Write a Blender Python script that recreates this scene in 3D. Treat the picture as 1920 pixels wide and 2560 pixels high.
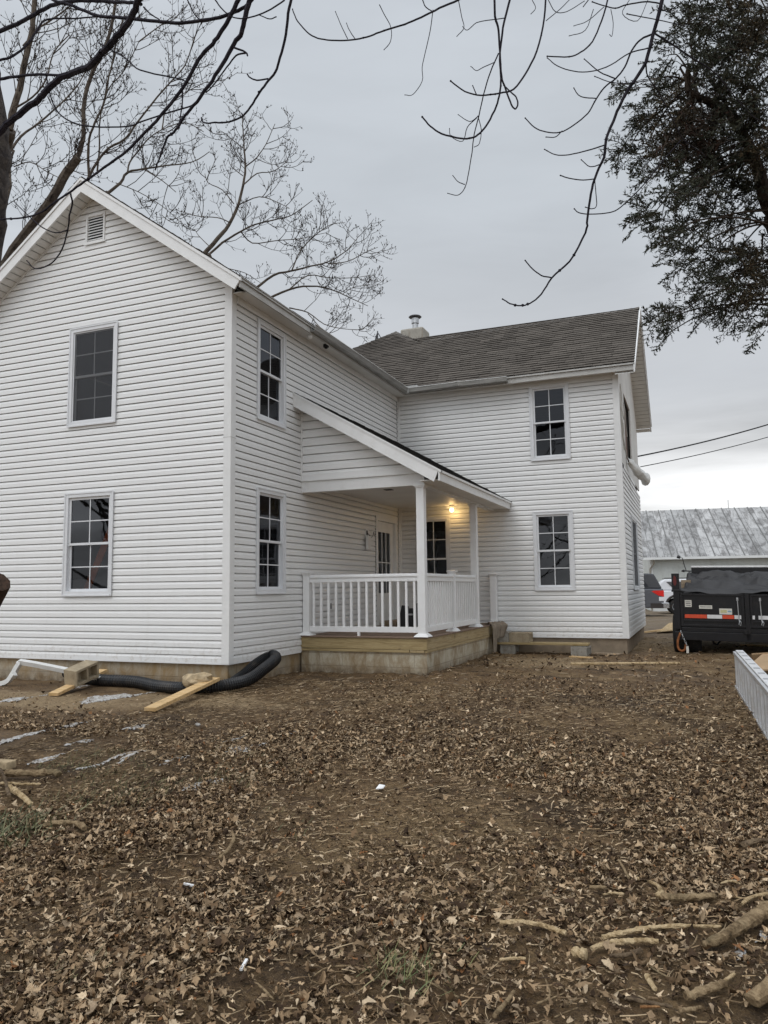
import bpy, math, random
import numpy as np
from mathutils import Vector, Matrix
random.seed(7); RNG = np.random.default_rng(11)
for o in list(bpy.data.objects): bpy.data.objects.remove(o)
sc = bpy.context.scene; COL = sc.collection
R = math.radians
# ---------------------------------------------------------------- camera
CC = Vector((5.8777, -8.8326, .9781)); YAW, PIT, ROL, FPX = -.3853, .1009, -.0113, 1894.9
fw = Vector((math.sin(YAW)*math.cos(PIT), math.cos(YAW)*math.cos(PIT), math.sin(PIT)))
r0 = Vector((math.cos(YAW), -math.sin(YAW), 0)); u0 = r0.cross(fw)
rt = r0*math.cos(ROL)+u0*math.sin(ROL); up = -r0*math.sin(ROL)+u0*math.cos(ROL)
cam = bpy.data.cameras.new('camera'); co = bpy.data.objects.new('camera', cam); COL.objects.link(co)
co.matrix_world = Matrix(((rt.x, up.x, -fw.x, CC.x), (rt.y, up.y, -fw.y, CC.y), (rt.z, up.z, -fw.z, CC.z), (0, 0, 0, 1)))
cam.sensor_fit = 'VERTICAL'; cam.sensor_height = 36; cam.lens = 36*FPX/2560; cam.clip_start = .05; cam.clip_end = 3000
sc.camera = co
# ---------------------------------------------------------------- sky and sun (overcast)
w = bpy.data.worlds.new('World'); sc.world = w; w.use_nodes = True
SUN_EL, SUN_AZ = R(52), R(200)     # soft light from behind and left of the camera
nt = w.node_tree; nt.nodes.clear(); N = nt.nodes.new; L = nt.links.new
out = N('ShaderNodeOutputWorld'); bg = N('ShaderNodeBackground'); L(bg.outputs[0], out.inputs[0])
sky = N('ShaderNodeTexSky'); sky.sky_type = 'NISHITA'; sky.sun_disc = False; sky.sun_elevation = SUN_EL; sky.sun_rotation = SUN_AZ
tc = N('ShaderNodeTexCoord'); sep = N('ShaderNodeSeparateXYZ'); L(tc.outputs['Generated'], sep.inputs[0])
def wm(op, a, b=None, c=None, clamp=False):
    n = N('ShaderNodeMath'); n.operation = op; n.use_clamp = clamp
    for i, v in enumerate((a, b, c)):
        if v is None: continue
        if isinstance(v, (int, float)): n.inputs[i].default_value = v
        else: L(v, n.inputs[i])
    return n.outputs[0]
mp = N('ShaderNodeMapping'); mp.inputs['Scale'].default_value = (1.0, 1.0, 4.2); L(tc.outputs['Generated'], mp.inputs[0])
n1 = N('ShaderNodeTexNoise'); n1.inputs['Scale'].default_value = 2.9; n1.inputs['Detail'].default_value = 7; n1.inputs['Roughness'].default_value = .52; n1.inputs['Distortion'].default_value = .35; L(mp.outputs[0], n1.inputs[0])
# cloud contrast fades with elevation: broken near the horizon, even overhead
el = wm('MAXIMUM', sep.outputs['Z'], 0.0)
con = wm('MULTIPLY_ADD', el, -6.0, 1.55); con = wm('MAXIMUM', con, .12)
cl = wm('MULTIPLY', wm('SUBTRACT', n1.outputs[0], .5), wm('MULTIPLY', con, 3.0))
ramp = N('ShaderNodeValToRGB'); L(el, ramp.inputs[0])
cr = ramp.color_ramp; cr.interpolation = 'EASE'
pts = [(0, (.98, .98, .96)), (.12, (.80, .805, .81)), (.26, (.615, .64, .675)), (.5, (.56, .60, .645)), (.68, (.58, .62, .67)), (1, (.95, .98, 1.03))]
cr.elements[0].position = 0; cr.elements[0].color = (*pts[0][1], 1); cr.elements[1].position = 1; cr.elements[1].color = (*pts[-1][1], 1)
for p, c in pts[1:-1]:
    e = cr.elements.new(p); e.color = (*c, 1)
mul = N('ShaderNodeVectorMath'); mul.operation = 'SCALE'; L(ramp.outputs[0], mul.inputs[0]); L(wm('ADD', cl, 1.0), mul.inputs['Scale'])
# brighter cloud where the veiled sun stands (behind the camera)
sd = Vector((math.sin(SUN_AZ)*math.cos(SUN_EL), math.cos(SUN_AZ)*math.cos(SUN_EL), math.sin(SUN_EL)))
dot = N('ShaderNodeVectorMath'); dot.operation = 'DOT_PRODUCT'; L(tc.outputs['Generated'], dot.inputs[0]); dot.inputs[1].default_value = sd
glow = wm('MULTIPLY_ADD', wm('POWER', wm('MAXIMUM', dot.outputs['Value'], 0.0), 2.0), 1.25, 1.0)
mul2 = N('ShaderNodeVectorMath'); mul2.operation = 'SCALE'; L(mul.outputs[0], mul2.inputs[0]); L(glow, mul2.inputs['Scale'])
sc10 = N('ShaderNodeVectorMath'); sc10.operation = 'SCALE'; L(mul2.outputs[0], sc10.inputs[0]); sc10.inputs['Scale'].default_value = 10.0
mx = N('ShaderNodeMix'); mx.data_type = 'RGBA'; mx.inputs['Factor'].default_value = .97
L(sky.outputs[0], mx.inputs[6]); L(sc10.outputs[0], mx.inputs[7]); L(mx.outputs[2], bg.inputs[0]); bg.inputs[1].default_value = .1
sl = bpy.data.lights.new('sun', 'SUN'); sl.energy = .6; sl.angle = R(30); sl.color = (1, .965, .92)
so = bpy.data.objects.new('sun', sl); COL.objects.link(so); so.rotation_euler = sd.to_track_quat('Z', 'Y').to_euler(); so.location = (0, -20, 30)
sc.view_settings.view_transform = 'Standard'; sc.view_settings.look = 'None'; sc.view_settings.exposure = 0.0; sc.view_settings.gamma = 1
sc.render.resolution_x = 768; sc.render.resolution_y = 1024

# ---------------------------------------------------------------- helpers
def ray(U, V): return fw+rt*((U-960)/FPX)-up*((V-1280)/FPX)
def dep(U, V, D): return CC+ray(U, V)*D           # source pixel + depth -> point
def z1(x, y): return x*.5787, y*.5787
def z2(x, y): return 960+x*.5787, y*.5787
def vnoise(x, y, s=0):
    x = np.asarray(x, float); y = np.asarray(y, float)
    xi = np.floor(x).astype(np.int64); yi = np.floor(y).astype(np.int64); fx = x-xi; fy = y-yi
    fx = fx*fx*(3-2*fx); fy = fy*fy*(3-2*fy)
    def h(a, b):
        n = (a*374761393+b*668265263+s*974634777) & 0x7fffffff
        n = ((n ^ (n >> 13))*1274126177) & 0x7fffffff
        return ((n ^ (n >> 16)) & 0xffff)/65535.
    return (h(xi, yi)*(1-fx)+h(xi+1, yi)*fx)*(1-fy)+(h(xi, yi+1)*(1-fx)+h(xi+1, yi+1)*fx)*fy
def fbm(x, y, o=4, s=0):
    t = 0; a = .5; f = 1.
    for i in range(o): t = t+a*vnoise(np.asarray(x)*f+17*i, np.asarray(y)*f-9*i, s+i); a *= .5; f *= 2.03
    return t
def gbase(x, y):
    x = np.asarray(x, float); y = np.asarray(y, float)
    z = -.325-.031*np.clip(-y-.3, 0, 12)-.006*np.clip(-x-1, 0, 10)
    z = z-.12*np.clip((y-14)/25, 0, 1)
    return z
def gmask(x, y):      # 1 inside built footprints (keep soil low there)
    x = np.asarray(x, float); y = np.asarray(y, float)
    a = ((x < -.02) & (x > -5.1) & (y > .03) & (y < 14)) | ((x < 2.1) & (y > 2.08) & (y < 12)) | ((x < 4.6) & (y > 6.55) & (y < 12))
    return a
def gz(x, y):
    x = np.asarray(x, float); y = np.asarray(y, float)
    z = gbase(x, y)+.05*(fbm(x*.5, y*.5, 3, 3)-.45)+.05*(fbm(x*2.2, y*2.2, 4, 5)-.45)
    clod = 1.5*np.exp(-(((x-2.6)/1.4)**2+((y-1.9)/1.2)**2))+.9*np.exp(-(((x-.35)/.5)**2+((y-1.6)/.6)**2))+.8*np.exp(-(((x-3.2)/1.6)**2+((y-5.4)/.6)**2))+1.2*np.exp(-(((x-1.75)/.5)**2+((y+3.6)/.4)**2))+.35*np.exp(-((x-5.2)/.9)**2-((y-4.5)/2.5)**2)
    z = z+clod*.11*(fbm(x*5, y*5, 4, 9)-.35)
    z = z+.016*(fbm(x*9, y*9, 3, 21)-.45)
    z = z+.05*np.exp(-(((x-1.75)/.45)**2+((y+3.6)/.3)**2))
    return np.where(gmask(x, y), np.minimum(z, -.40), z)
def gzf(x, y): return float(gz(x, y))
def gpt(U, V, lift=0):             # where the line of sight through a source pixel meets the ground
    d = ray(U, V); t = (gbase(CC.x, CC.y)-CC.z)/d.z; p = CC+d*float(t)
    for i in range(12):
        z = gzf(p.x, p.y); p = CC+d*((z-CC.z)/d.z)
    return Vector((p.x, p.y, gzf(p.x, p.y)+lift))

# ---------------------------------------------------------------- materials
MATS = {}
class NT:
    def __init__(s, name):
        s.m = bpy.data.materials.new(name); s.m.use_nodes = True; s.t = s.m.node_tree; s.b = s.t.nodes['Principled BSDF']; MATS[name] = s.m
    def n(s, ty, **k):
        n = s.t.nodes.new('ShaderNode'+ty)
        for a, v in k.items():
            if a.startswith('_'): setattr(n, a[1:], v)
            else: s.put(n.inputs[a.replace('0', ' ')], v)
        return n
    def put(s, sock, v):
        if isinstance(v, bpy.types.NodeSocket): s.t.links.new(v, sock)
        elif isinstance(v, tuple) and len(v) == 3 and sock.type == 'RGBA': sock.default_value = (*v, 1)
        else: sock.default_value = v
    def set(s, **k):
        for a, v in k.items(): s.put(s.b.inputs[a.replace('0', ' ')], v)
        return s
    def obj(s): return s.n('TexCoord').outputs['Object']
    def pos(s): return s.n('NewGeometry').outputs['Position']
    def map(s, v, sc=(1, 1, 1), rot=(0, 0, 0), loc=(0, 0, 0)):
        n = s.n('Mapping'); s.put(n.inputs[0], v); n.inputs['Scale'].default_value = sc; n.inputs['Rotation'].default_value = rot; n.inputs['Location'].default_value = loc; return n.outputs[0]
    def noise(s, v, scale, detail=5, rough=.55, dist=0):
        n = s.n('TexNoise', Scale=scale, Detail=detail, Roughness=rough, Distortion=dist); s.put(n.inputs['Vector'], v); return n.outputs[0]
    def ramp(s, f, stops):
        n = s.n('ValToRGB'); s.put(n.inputs[0], f); c = n.color_ramp
        def q(v): return (v, v, v, 1) if isinstance(v, (int, float)) else (*v, 1)
        c.elements[0].position = stops[0][0]; c.elements[0].color = q(stops[0][1]); c.elements[1].position = stops[-1][0]; c.elements[1].color = q(stops[-1][1])
        for p, v in stops[1:-1]: c.elements.new(p).color = q(v)
        return n.outputs[0]
    def mix(s, f, a, b, mode='MIX'):
        n = s.n('Mix', _data_type='RGBA', _blend_type=mode); s.put(n.inputs[0], f); s.put(n.inputs[6], a); s.put(n.inputs[7], b); return n.outputs[2]
    def math(s, op, a, b=0., c=0.):
        n = s.n('Math', _operation=op); s.put(n.inputs[0], a); s.put(n.inputs[1], b); s.put(n.inputs[2], c); return n.outputs[0]
    def bump(s, h, strength=.3, dist=.01):
        n = s.n('Bump', Strength=strength, Distance=dist); s.put(n.inputs['Height'], h); s.put(s.b.inputs['Normal'], n.outputs[0]); return n
def vary(name, col, amt=.15, scale=4, rough=.6, spec=.4, bump=0, bscale=60, metal=0, dirt=None):
    m = NT(name); v = m.pos(); f = m.noise(v, scale, 6, .6)
    lo = tuple(c*(1-amt) for c in col); hi = tuple(min(1, c*(1+amt)) for c in col)
    c = m.ramp(f, [(.3, lo), (.7, hi)])
    if dirt: c = m.mix(m.ramp(m.noise(v, scale*2.3, 7, .65), [(.52, 0.), (.72, dirt[1])]), c, dirt[0])
    m.set(Base0Color=c, Roughness=rough, Metallic=metal); m.b.inputs['Specular IOR Level'].default_value = spec
    if bump: m.bump(m.noise(v, bscale, 4, .6), bump, .005)
    return m.m
# vinyl siding: faint grain, faint soiling
m = NT('vinyl_siding'); v = m.pos()
g = m.noise(m.map(v, (3, 3, 90)), 1., 4, .6); s_ = m.noise(v, .9, 6, .6)
c = m.mix(m.ramp(s_, [(.35, 0.), (.75, .25)]), (.80, .80, .79), (.72, .715, .70)); c = m.mix(m.ramp(g, [(.4, 0.), (.8, .15)]), c, (.66, .66, .65))
st = m.noise(m.map(v, (7, 7, .35)), 1., 6, .62); c = m.mix(m.ramp(st, [(.55, 0.), (.82, .16)]), c, (.5, .48, .43))
sx = m.n('SeparateXYZ'); m.put(sx.inputs[0], v); spl = m.math('MULTIPLY', m.ramp(m.math('MULTIPLY_ADD', sx.outputs[2], 1.0, .0), [(.0, 1.), (.38, 0.)]), m.ramp(m.noise(v, 14, 6, .7), [(.5, 0.), (.68, .4)]))
c = m.mix(spl, c, (.36, .28, .19))
m.set(Base0Color=c, Roughness=.42); m.bump(m.noise(m.map(v, (4, 4, 60)), 3, 4, .6), .04, .002)
vary('white_trim', (.78, .78, .77), .05, 3, .4, .4, dirt=((.5, .48, .43), .18))
vary('window_vinyl', (.71, .72, .735), .04, 4, .35, .45, dirt=((.5, .5, .5), .12))
vary('soffit_vinyl', (.74, .73, .70), .06, 2, .5)
vary('porch_white', (.82, .82, .815), .03, 3, .32, .5, dirt=((.6, .55, .46), .15))
m = NT('shingle'); v = m.pos(); at = m.n('Attribute', _attribute_name='tint'); f = m.noise(v, 260, 2, .7); b_ = m.noise(v, 1.3, 5, .6)
c = m.mix(1.0, at.outputs['Color'], m.ramp(f, [(.3, (.62, .62, .62)), (.7, (1.35, 1.33, 1.3))]), 'MULTIPLY'); c = m.mix(1.0, c, m.ramp(b_, [(.3, .85), (.7, 1.12)]), 'MULTIPLY')
m.set(Base0Color=c, Roughness=.95); m.b.inputs['Specular IOR Level'].default_value = .2; m.bump(f, .6, .004)
# concrete block wall: joints as brick texture on (x+y, z)
def blockmat(name, c1, c2, mort, stain, sw=.40, sh=.20):
    m = NT(name); v = m.pos(); sp = m.n('SeparateXYZ'); m.put(sp.inputs[0], v); cb = m.n('CombineXYZ'); m.put(cb.inputs[0], m.math('ADD', sp.outputs[0], sp.outputs[1])); m.put(cb.inputs[1], m.math('ADD', sp.outputs[2], .01))
    wob = m.n('VectorMath', _operation='MULTIPLY_ADD'); nn = m.n('TexNoise', Scale=8., Detail=3.); m.put(nn.inputs['Vector'], v); m.put(wob.inputs[0], nn.outputs[1]); wob.inputs[1].default_value = (.012, .012, 0); m.put(wob.inputs[2], cb.outputs[0])
    br = m.n('TexBrick', Scale=1., _offset=.5); m.put(br.inputs['Vector'], wob.outputs[0]); br.inputs['Brick Width'].default_value = sw; br.inputs['Row Height'].default_value = sh; br.inputs['Mortar Size'].default_value = .008; br.inputs['Mortar Smooth'].default_value = .3
    m.put(br.inputs['Color1'], c1); m.put(br.inputs['Color2'], c2); m.put(br.inputs['Mortar'], mort)
    c = m.mix(m.ramp(m.noise(m.map(v, (1, 1, .6)), 3.6, 9, .72, .6), [(.42, 0.), (.60, .9)]), br.outputs[0], stain); c = m.mix(m.ramp(m.noise(v, 45, 4, .7), [(.4, 0.), (.8, .3)]), c, tuple(x*.5 for x in c1))
    lo = m.ramp(m.math('MULTIPLY_ADD', sp.outputs[2], 2.0, 1.0), [(.35, .95), (.68, 0.)]); c = m.mix(m.math('MULTIPLY', lo, m.ramp(m.noise(v, 9, 6, .7), [(.35, .2), (.6, 1.)])), c, (.13, .09, .055))
    m.set(Base0Color=c, Roughness=.92); h = m.mix(.5, m.ramp(br.outputs['Fac'], [(0., 1.), (1., 0.)]), m.noise(v, 90, 5, .7)); m.bump(h, .6, .008); return m.m
blockmat('foundation_block', (.36, .31, .23), (.43, .37, .28), (.33, .28, .21), (.30, .20, .09))
blockmat('porch_block', (.46, .41, .31), (.53, .48, .37), (.38, .33, .25), (.27, .19, .10))
vary('right_foundation', (.27, .215, .155), .2, 5, .9, .2, .5, 70)
def woodmat(name, c1, c2, axis=0, knots=.5, scale=1.):
    m = NT(name); v = m.obj(); s = [14*scale]*3; s[axis] = .9*scale
    f = m.noise(m.map(v, tuple(s)), 2.2, 7, .62, .8); c = m.ramp(f, [(.3, tuple(x*.7 for x in c1)), (.45, c1), (.58, c2), (.72, tuple(x*.5 for x in c1))])
    k = m.ramp(m.noise(v, 4.5*scale, 3, .5, 1.2), [(.66, 0.), (.73, knots)]); c = m.mix(k, c, tuple(x*.3 for x in c1))
    m.set(Base0Color=c, Roughness=.75); m.bump(m.noise(m.map(v, tuple(s)), 8, 5, .6), .35, .004); return m.m
woodmat('treated_lumber', (.33, .245, .115), (.42, .32, .165), 0, .9); woodmat('treated_lumber_y', (.35, .26, .13), (.43, .335, .19), 1, .8)
woodmat('pine_board', (.55, .36, .16), (.68, .48, .25), 0, .3); woodmat('old_plank', (.28, .21, .14), (.38, .30, .21), 0, .3)
vary('composite_deck', (.22, .155, .115), .12, 6, .7, .3, .3, 50)
vary('mortar_cement', (.36, .30, .21), .2, 9, .95, .15, .6, 60, dirt=((.2, .13, .07), .5))
vary('cement_grey', (.33, .31, .27), .2, 8, .95, .15, .6, 60, dirt=((.16, .11, .07), .6))
m = NT('chimney_cement'); v = m.pos(); c = m.ramp(m.noise(v, 3, 6, .65), [(.3, (.33, .31, .27)), (.7, (.47, .45, .39))]); c = m.mix(m.ramp(m.noise(m.map(v, (7, 7, .8)), 1, 5, .6), [(.5, 0.), (.68, .8)]), c, (.17, .10, .06)); m.set(Base0Color=c, Roughness=.9); m.bump(m.noise(v, 30), .4)
vary('galvanised', (.52, .53, .54), .2, 10, .38, .5, metal=.85); vary('flue_cap', (.12, .12, .13), .2, 10, .5, .4, metal=.4)
m = NT('gutter_metal'); v = m.pos(); c = m.ramp(m.noise(m.map(v, (1.5, 1.5, 30)), 2, 6, .65), [(.35, (.17, .165, .15)), (.6, (.32, .31, .29)), (.8, (.16, .13, .10))]); m.set(Base0Color=c, Roughness=.45, Metallic=.35)
vary('gutter_lip', (.70, .70, .68), .1, 9, .3, .5)
m = NT('window_glass'); t = m.t; t.nodes.remove(m.b); o = t.nodes['Material Output']
tr = m.n('BsdfTransparent'); tr.inputs[0].default_value = (.50, .52, .55, 1); gl = m.n('BsdfGlossy', Roughness=.015); gl.inputs[0].default_value = (.88, .92, 1.0, 1)
lw = m.n('Fresnel', IOR=1.47); nz = m.n('Bump', Strength=.06, Distance=.02); m.put(nz.inputs['Height'], m.noise(m.pos(), 2.2, 2, .5)); m.put(gl.inputs['Normal'], nz.outputs[0])
ms = m.n('MixShader'); m.put(ms.inputs[0], lw.outputs[0]); m.put(ms.inputs[1], tr.outputs[0]); m.put(ms.inputs[2], gl.outputs[0]); m.put(o.inputs['Surface'], ms.outputs[0])
vary('fascia_grey', (.46, .45, .425), .12, 3, .45, .4, dirt=((.3, .27, .22), .4)); vary('insect_screen', (.075, .078, .085), .25, 2.5, .6, .35); vary('room_wall', (.075, .07, .065), .3, 2, .8); vary('room_floor', (.09, .06, .04), .3, 2, .7)  # fascia: mid-grey, darker than the white trim, with random mottling
vary('black_plastic', (.012, .012, .013), .3, 8, .42, .5); vary('black_paint', (.006, .006, .008), .3, 6, .32, .35, dirt=((.05, .038, .025), .22)); vary('black_gap', (.012, .011, .01), .1, 2, .9)
m = NT('corrugated_plastic'); v = m.pos(); c = m.mix(m.ramp(m.noise(v, 7, 6, .7), [(.5, 0.), (.75, .5)]), (.014, .015, .017), (.11, .09, .07)); m.set(Base0Color=c, Roughness=.45)
vary('tyre_rubber', (.018, .018, .018), .3, 8, .8, .3, .3, 40, dirt=((.14, .10, .07), .5)); vary('rust', (.26, .10, .04), .4, 14, .85, .2, .5, 50)
vary('tarp_fabric', (.030, .030, .032), .3, 3, .55, .4, .4, 35); vary('red_lens', (.10, .010, .010), .1, 3, .2); vary('bright_red_lens', (.65, .02, .015), .1, 3, .2)
vary('red_tape', (.60, .07, .025), .12, 20, .4); vary('white_tape', (.66, .66, .66), .08, 20, .4); vary('sticker_paper', (.62, .60, .54), .12, 30, .6); vary('sticker_yellow', (.5, .47, .12), .2, 40, .6); vary('sticker_blue', (.22, .36, .42), .2, 40, .6); vary('ink', (.04, .04, .05), .1, 5, .8)
vary('aluminium', (.58, .585, .59), .12, 5, .42, .5, .2, 80, metal=.55, dirt=((.35, .27, .18), .35)); vary('bright_aluminium', (.78, .78, .78), .1, 5, .35, .5, metal=.3)
m = NT('barn_roof'); v = m.obj(); n_ = m.noise(m.map(v, (2.6, .8, 1.)), 1.2, 10, .78, .5); c = m.ramp(n_, [(.34, (.44, .44, .435)), (.47, (.37, .37, .365)), (.56, (.20, .195, .19)), (.70, (.10, .098, .095))])
br = m.n('TexBrick', Scale=1., _offset=.37); m.put(br.inputs['Vector'], m.map(v, (1, 1, 1), (0, 0, R(90)))); br.inputs['Brick Width'].default_value = 2.2; br.inputs['Row Height'].default_value = .72; br.inputs['Mortar Size'].default_value = .012; m.put(br.inputs['Color1'], (.8, .8, .8)); m.put(br.inputs['Color2'], (1.2, 1.2, 1.2)); m.put(br.inputs['Mortar'], (.35, .35, .35))
c = m.mix(1.0, c, br.outputs[0], 'MULTIPLY'); m.set(Base0Color=c, Roughness=.55, Metallic=.1)
vary('roof_seam', (.16, .16, .155), .3, 2, .6); vary('barn_wall', (.50, .52, .50), .1, .6, .6, dirt=((.36, .36, .32), .4)); vary('barn_white', (.68, .69, .68), .08, 1, .6)
vary('truck_grey', (.085, .088, .10), .06, 1, .25, .6); vary('truck_shell', (.05, .053, .06), .06, 1, .25, .6); vary('chrome', (.55, .56, .58), .1, 4, .15, .6, metal=.8); vary('suv_white', (.72, .73, .76), .04, 1, .25, .6); vary('car_glass', (.03, .032, .038), .1, 1, .08, .7); vary('cladding', (.035, .028, .026), .2, 5, .6)
vary('wheel_alloy', (.30, .31, .33), .2, 5, .3, .5, metal=.7); vary('lead_flash', (.42, .42, .41), .1, 5, .6)
vary('sheathing', (.66, .65, .62), .1, 2, .6, .3, .4, 12); vary('brown_board', (.20, .135, .115), .12, 3, .8); vary('cloth_rag', (.24, .20, .155), .25, 9, .95, .1, .6, 200); vary('plastic_sheet', (.72, .72, .69), .1, 6, .3)
vary('cardboard', (.42, .29, .17), .12, 5, .85); vary('orange_fibreglass', (.65, .14, .03), .1, 5, .5); vary('cable_black', (.02, .02, .022), .2, 5, .7)
vary('stone_tan', (.42, .33, .21), .3, 12, .9, .2, .8, 30, dirt=((.18, .11, .06), .6))
def barkmat(name, c1, c2, sc_=9, moss=None):
    m = NT(name); v = m.obj(); f = m.noise(v, sc_, 8, .74, .8); c = m.ramp(f, [(.33, tuple(x*.35 for x in c1)), (.43, c1), (.60, c2), (.72, tuple(x*.6 for x in c2))])
    if moss: c = m.mix(m.ramp(m.noise(v, 5, 5, .6), [(.5, 0.), (.7, .6)]), c, moss)
    m.set(Base0Color=c, Roughness=.95); m.b.inputs['Specular IOR Level'].default_value = .15; m.bump(m.noise(m.map(v, (3, 3, .7)), sc_*3, 6, .7), .8, .012); return m.m
barkmat('near_bark', (.05, .045, .045), (.12, .105, .095)); barkmat('branch_bark', (.022, .020, .028), (.05, .046, .058), 14); barkmat('maple_bark', (.075, .06, .05), (.15, .125, .10), 6); barkmat('twig_bark', (.04, .032, .028), (.075, .06, .05), 5)
barkmat('cedar_bark', (.028, .021, .017), (.07, .052, .038), 8)
barkmat('log_bark', (.18, .125, .07), (.38, .28, .165), 14, (.14, .12, .07)); barkmat('log_pale', (.36, .255, .135), (.62, .48, .29), 16); barkmat('log_dark', (.10, .07, .045), (.22, .16, .10), 14); barkmat('cut_wood', (.25, .12, .05), (.42, .24, .11), 25); barkmat('old_stub', (.045, .030, .022), (.09, .055, .038), 20)
m = NT('leaf_brown'); at = m.n('Attribute', _attribute_name='tint'); c = m.mix(1.0, at.outputs['Color'], m.ramp(m.noise(m.pos(), 90, 4, .7), [(.3, (.7, .7, .7)), (.7, (1.2, 1.2, 1.2))]), 'MULTIPLY'); m.set(Base0Color=c, Roughness=.8); m.b.inputs['Specular IOR Level'].default_value = .22
m = NT('cedar_leaf'); at = m.n('Attribute', _attribute_name='tint'); m.set(Base0Color=at.outputs['Color'], Roughness=.75); m.b.inputs['Specular IOR Level'].default_value = .2
m = NT('grass_blade'); at = m.n('Attribute', _attribute_name='tint'); m.set(Base0Color=at.outputs['Color'], Roughness=.7)
m = NT('snow'); v = m.pos(); m.set(Base0Color=m.ramp(m.noise(v, 30, 6, .75), [(.42, (.20, .16, .12)), (.52, (.46, .45, .43)), (.66, (.62, .62, .62))]), Roughness=.55); m.b.inputs['Subsurface Weight'].default_value = 0; m.bump(m.noise(v, 60), .5, .006)
# soil
m = NT('soil'); v = m.pos(); big = m.noise(v, .55, 6, .62, .5); mid = m.noise(v, 3.1, 8, .66, .3); fin = m.noise(v, 34, 7, .72); gr = m.noise(v, 150, 3, .7)
c = m.ramp(mid, [(.3, (.080, .046, .020)), (.5, (.165, .100, .045)), (.7, (.26, .172, .082))])
c = m.mix(m.ramp(big, [(.5, 0.), (.66, .85)]), c, m.ramp(mid, [(.3, (.20, .128, .058)), (.7, (.37, .262, .140))]))
c = m.mix(m.ramp(m.noise(m.map(v, (1, 1, 1), (0, 0, 0), (3, 7, 0)), .9, 6, .66, .4), [(.52, 0.), (.64, .82)]), c, m.ramp(mid, [(.3, (.030, .018, .009)), (.7, (.075, .045, .021))]))
sp = m.n('SeparateXYZ'); m.put(sp.inputs[0], v)
farf = m.ramp(m.math('MULTIPLY_ADD', sp.outputs[1], .02, 0.), [(.2, 0.), (.34, 1.)]); c = m.mix(m.math('MULTIPLY', farf, .85), c, m.ramp(mid, [(.3, (.12, .09, .06)), (.5, (.22, .175, .125)), (.7, (.17, .15, .085))]))
c = m.mix(m.ramp(fin, [(.36, .75), (.52, 0.)]), c, (.042, .026, .014)); c = m.mix(m.ramp(gr, [(.57, 0.), (.68, .75)]), c, (.30, .22, .14)); c = m.mix(m.ramp(m.noise(v, 75, 5, .75), [(.36, .7), (.48, 0.)]), c, (.028, .018, .011))
for px_, py_, rx_, ry_ in ((3.55, 4.6, 1.1, .8), (-2.2, -1.5, 2.2, .5), (.3, -1.0, 1.2, .35), (5.6, 9.5, 1.5, 2.5)):
    gx_ = m.math('MULTIPLY', m.math('SUBTRACT', sp.outputs[0], px_), 1/rx_); gy_2 = m.math('MULTIPLY', m.math('SUBTRACT', sp.outputs[1], py_), 1/ry_); rr_2 = m.math('ADD', m.math('MULTIPLY', gx_, gx_), m.math('MULTIPLY', gy_2, gy_2))
    pf = m.ramp(m.math('ADD', m.math('MULTIPLY', rr_2, .4), m.math('MULTIPLY', m.math('SUBTRACT', mid, .5), 1.6)), [(.15, .85), (.55, 0.)]); c = m.mix(pf, c, m.ramp(fin, [(.35, (.17, .115, .06)), (.6, (.40, .295, .17))]))
rg = m.ramp(big, [(.3, .55), (.6, .95)]); m.set(Base0Color=c, Roughness=rg); m.b.inputs['Specular IOR Level'].default_value = .3
m.bump(m.mix(.45, fin, m.noise(v, 11, 8, .75)), 1.0, .05)

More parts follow.
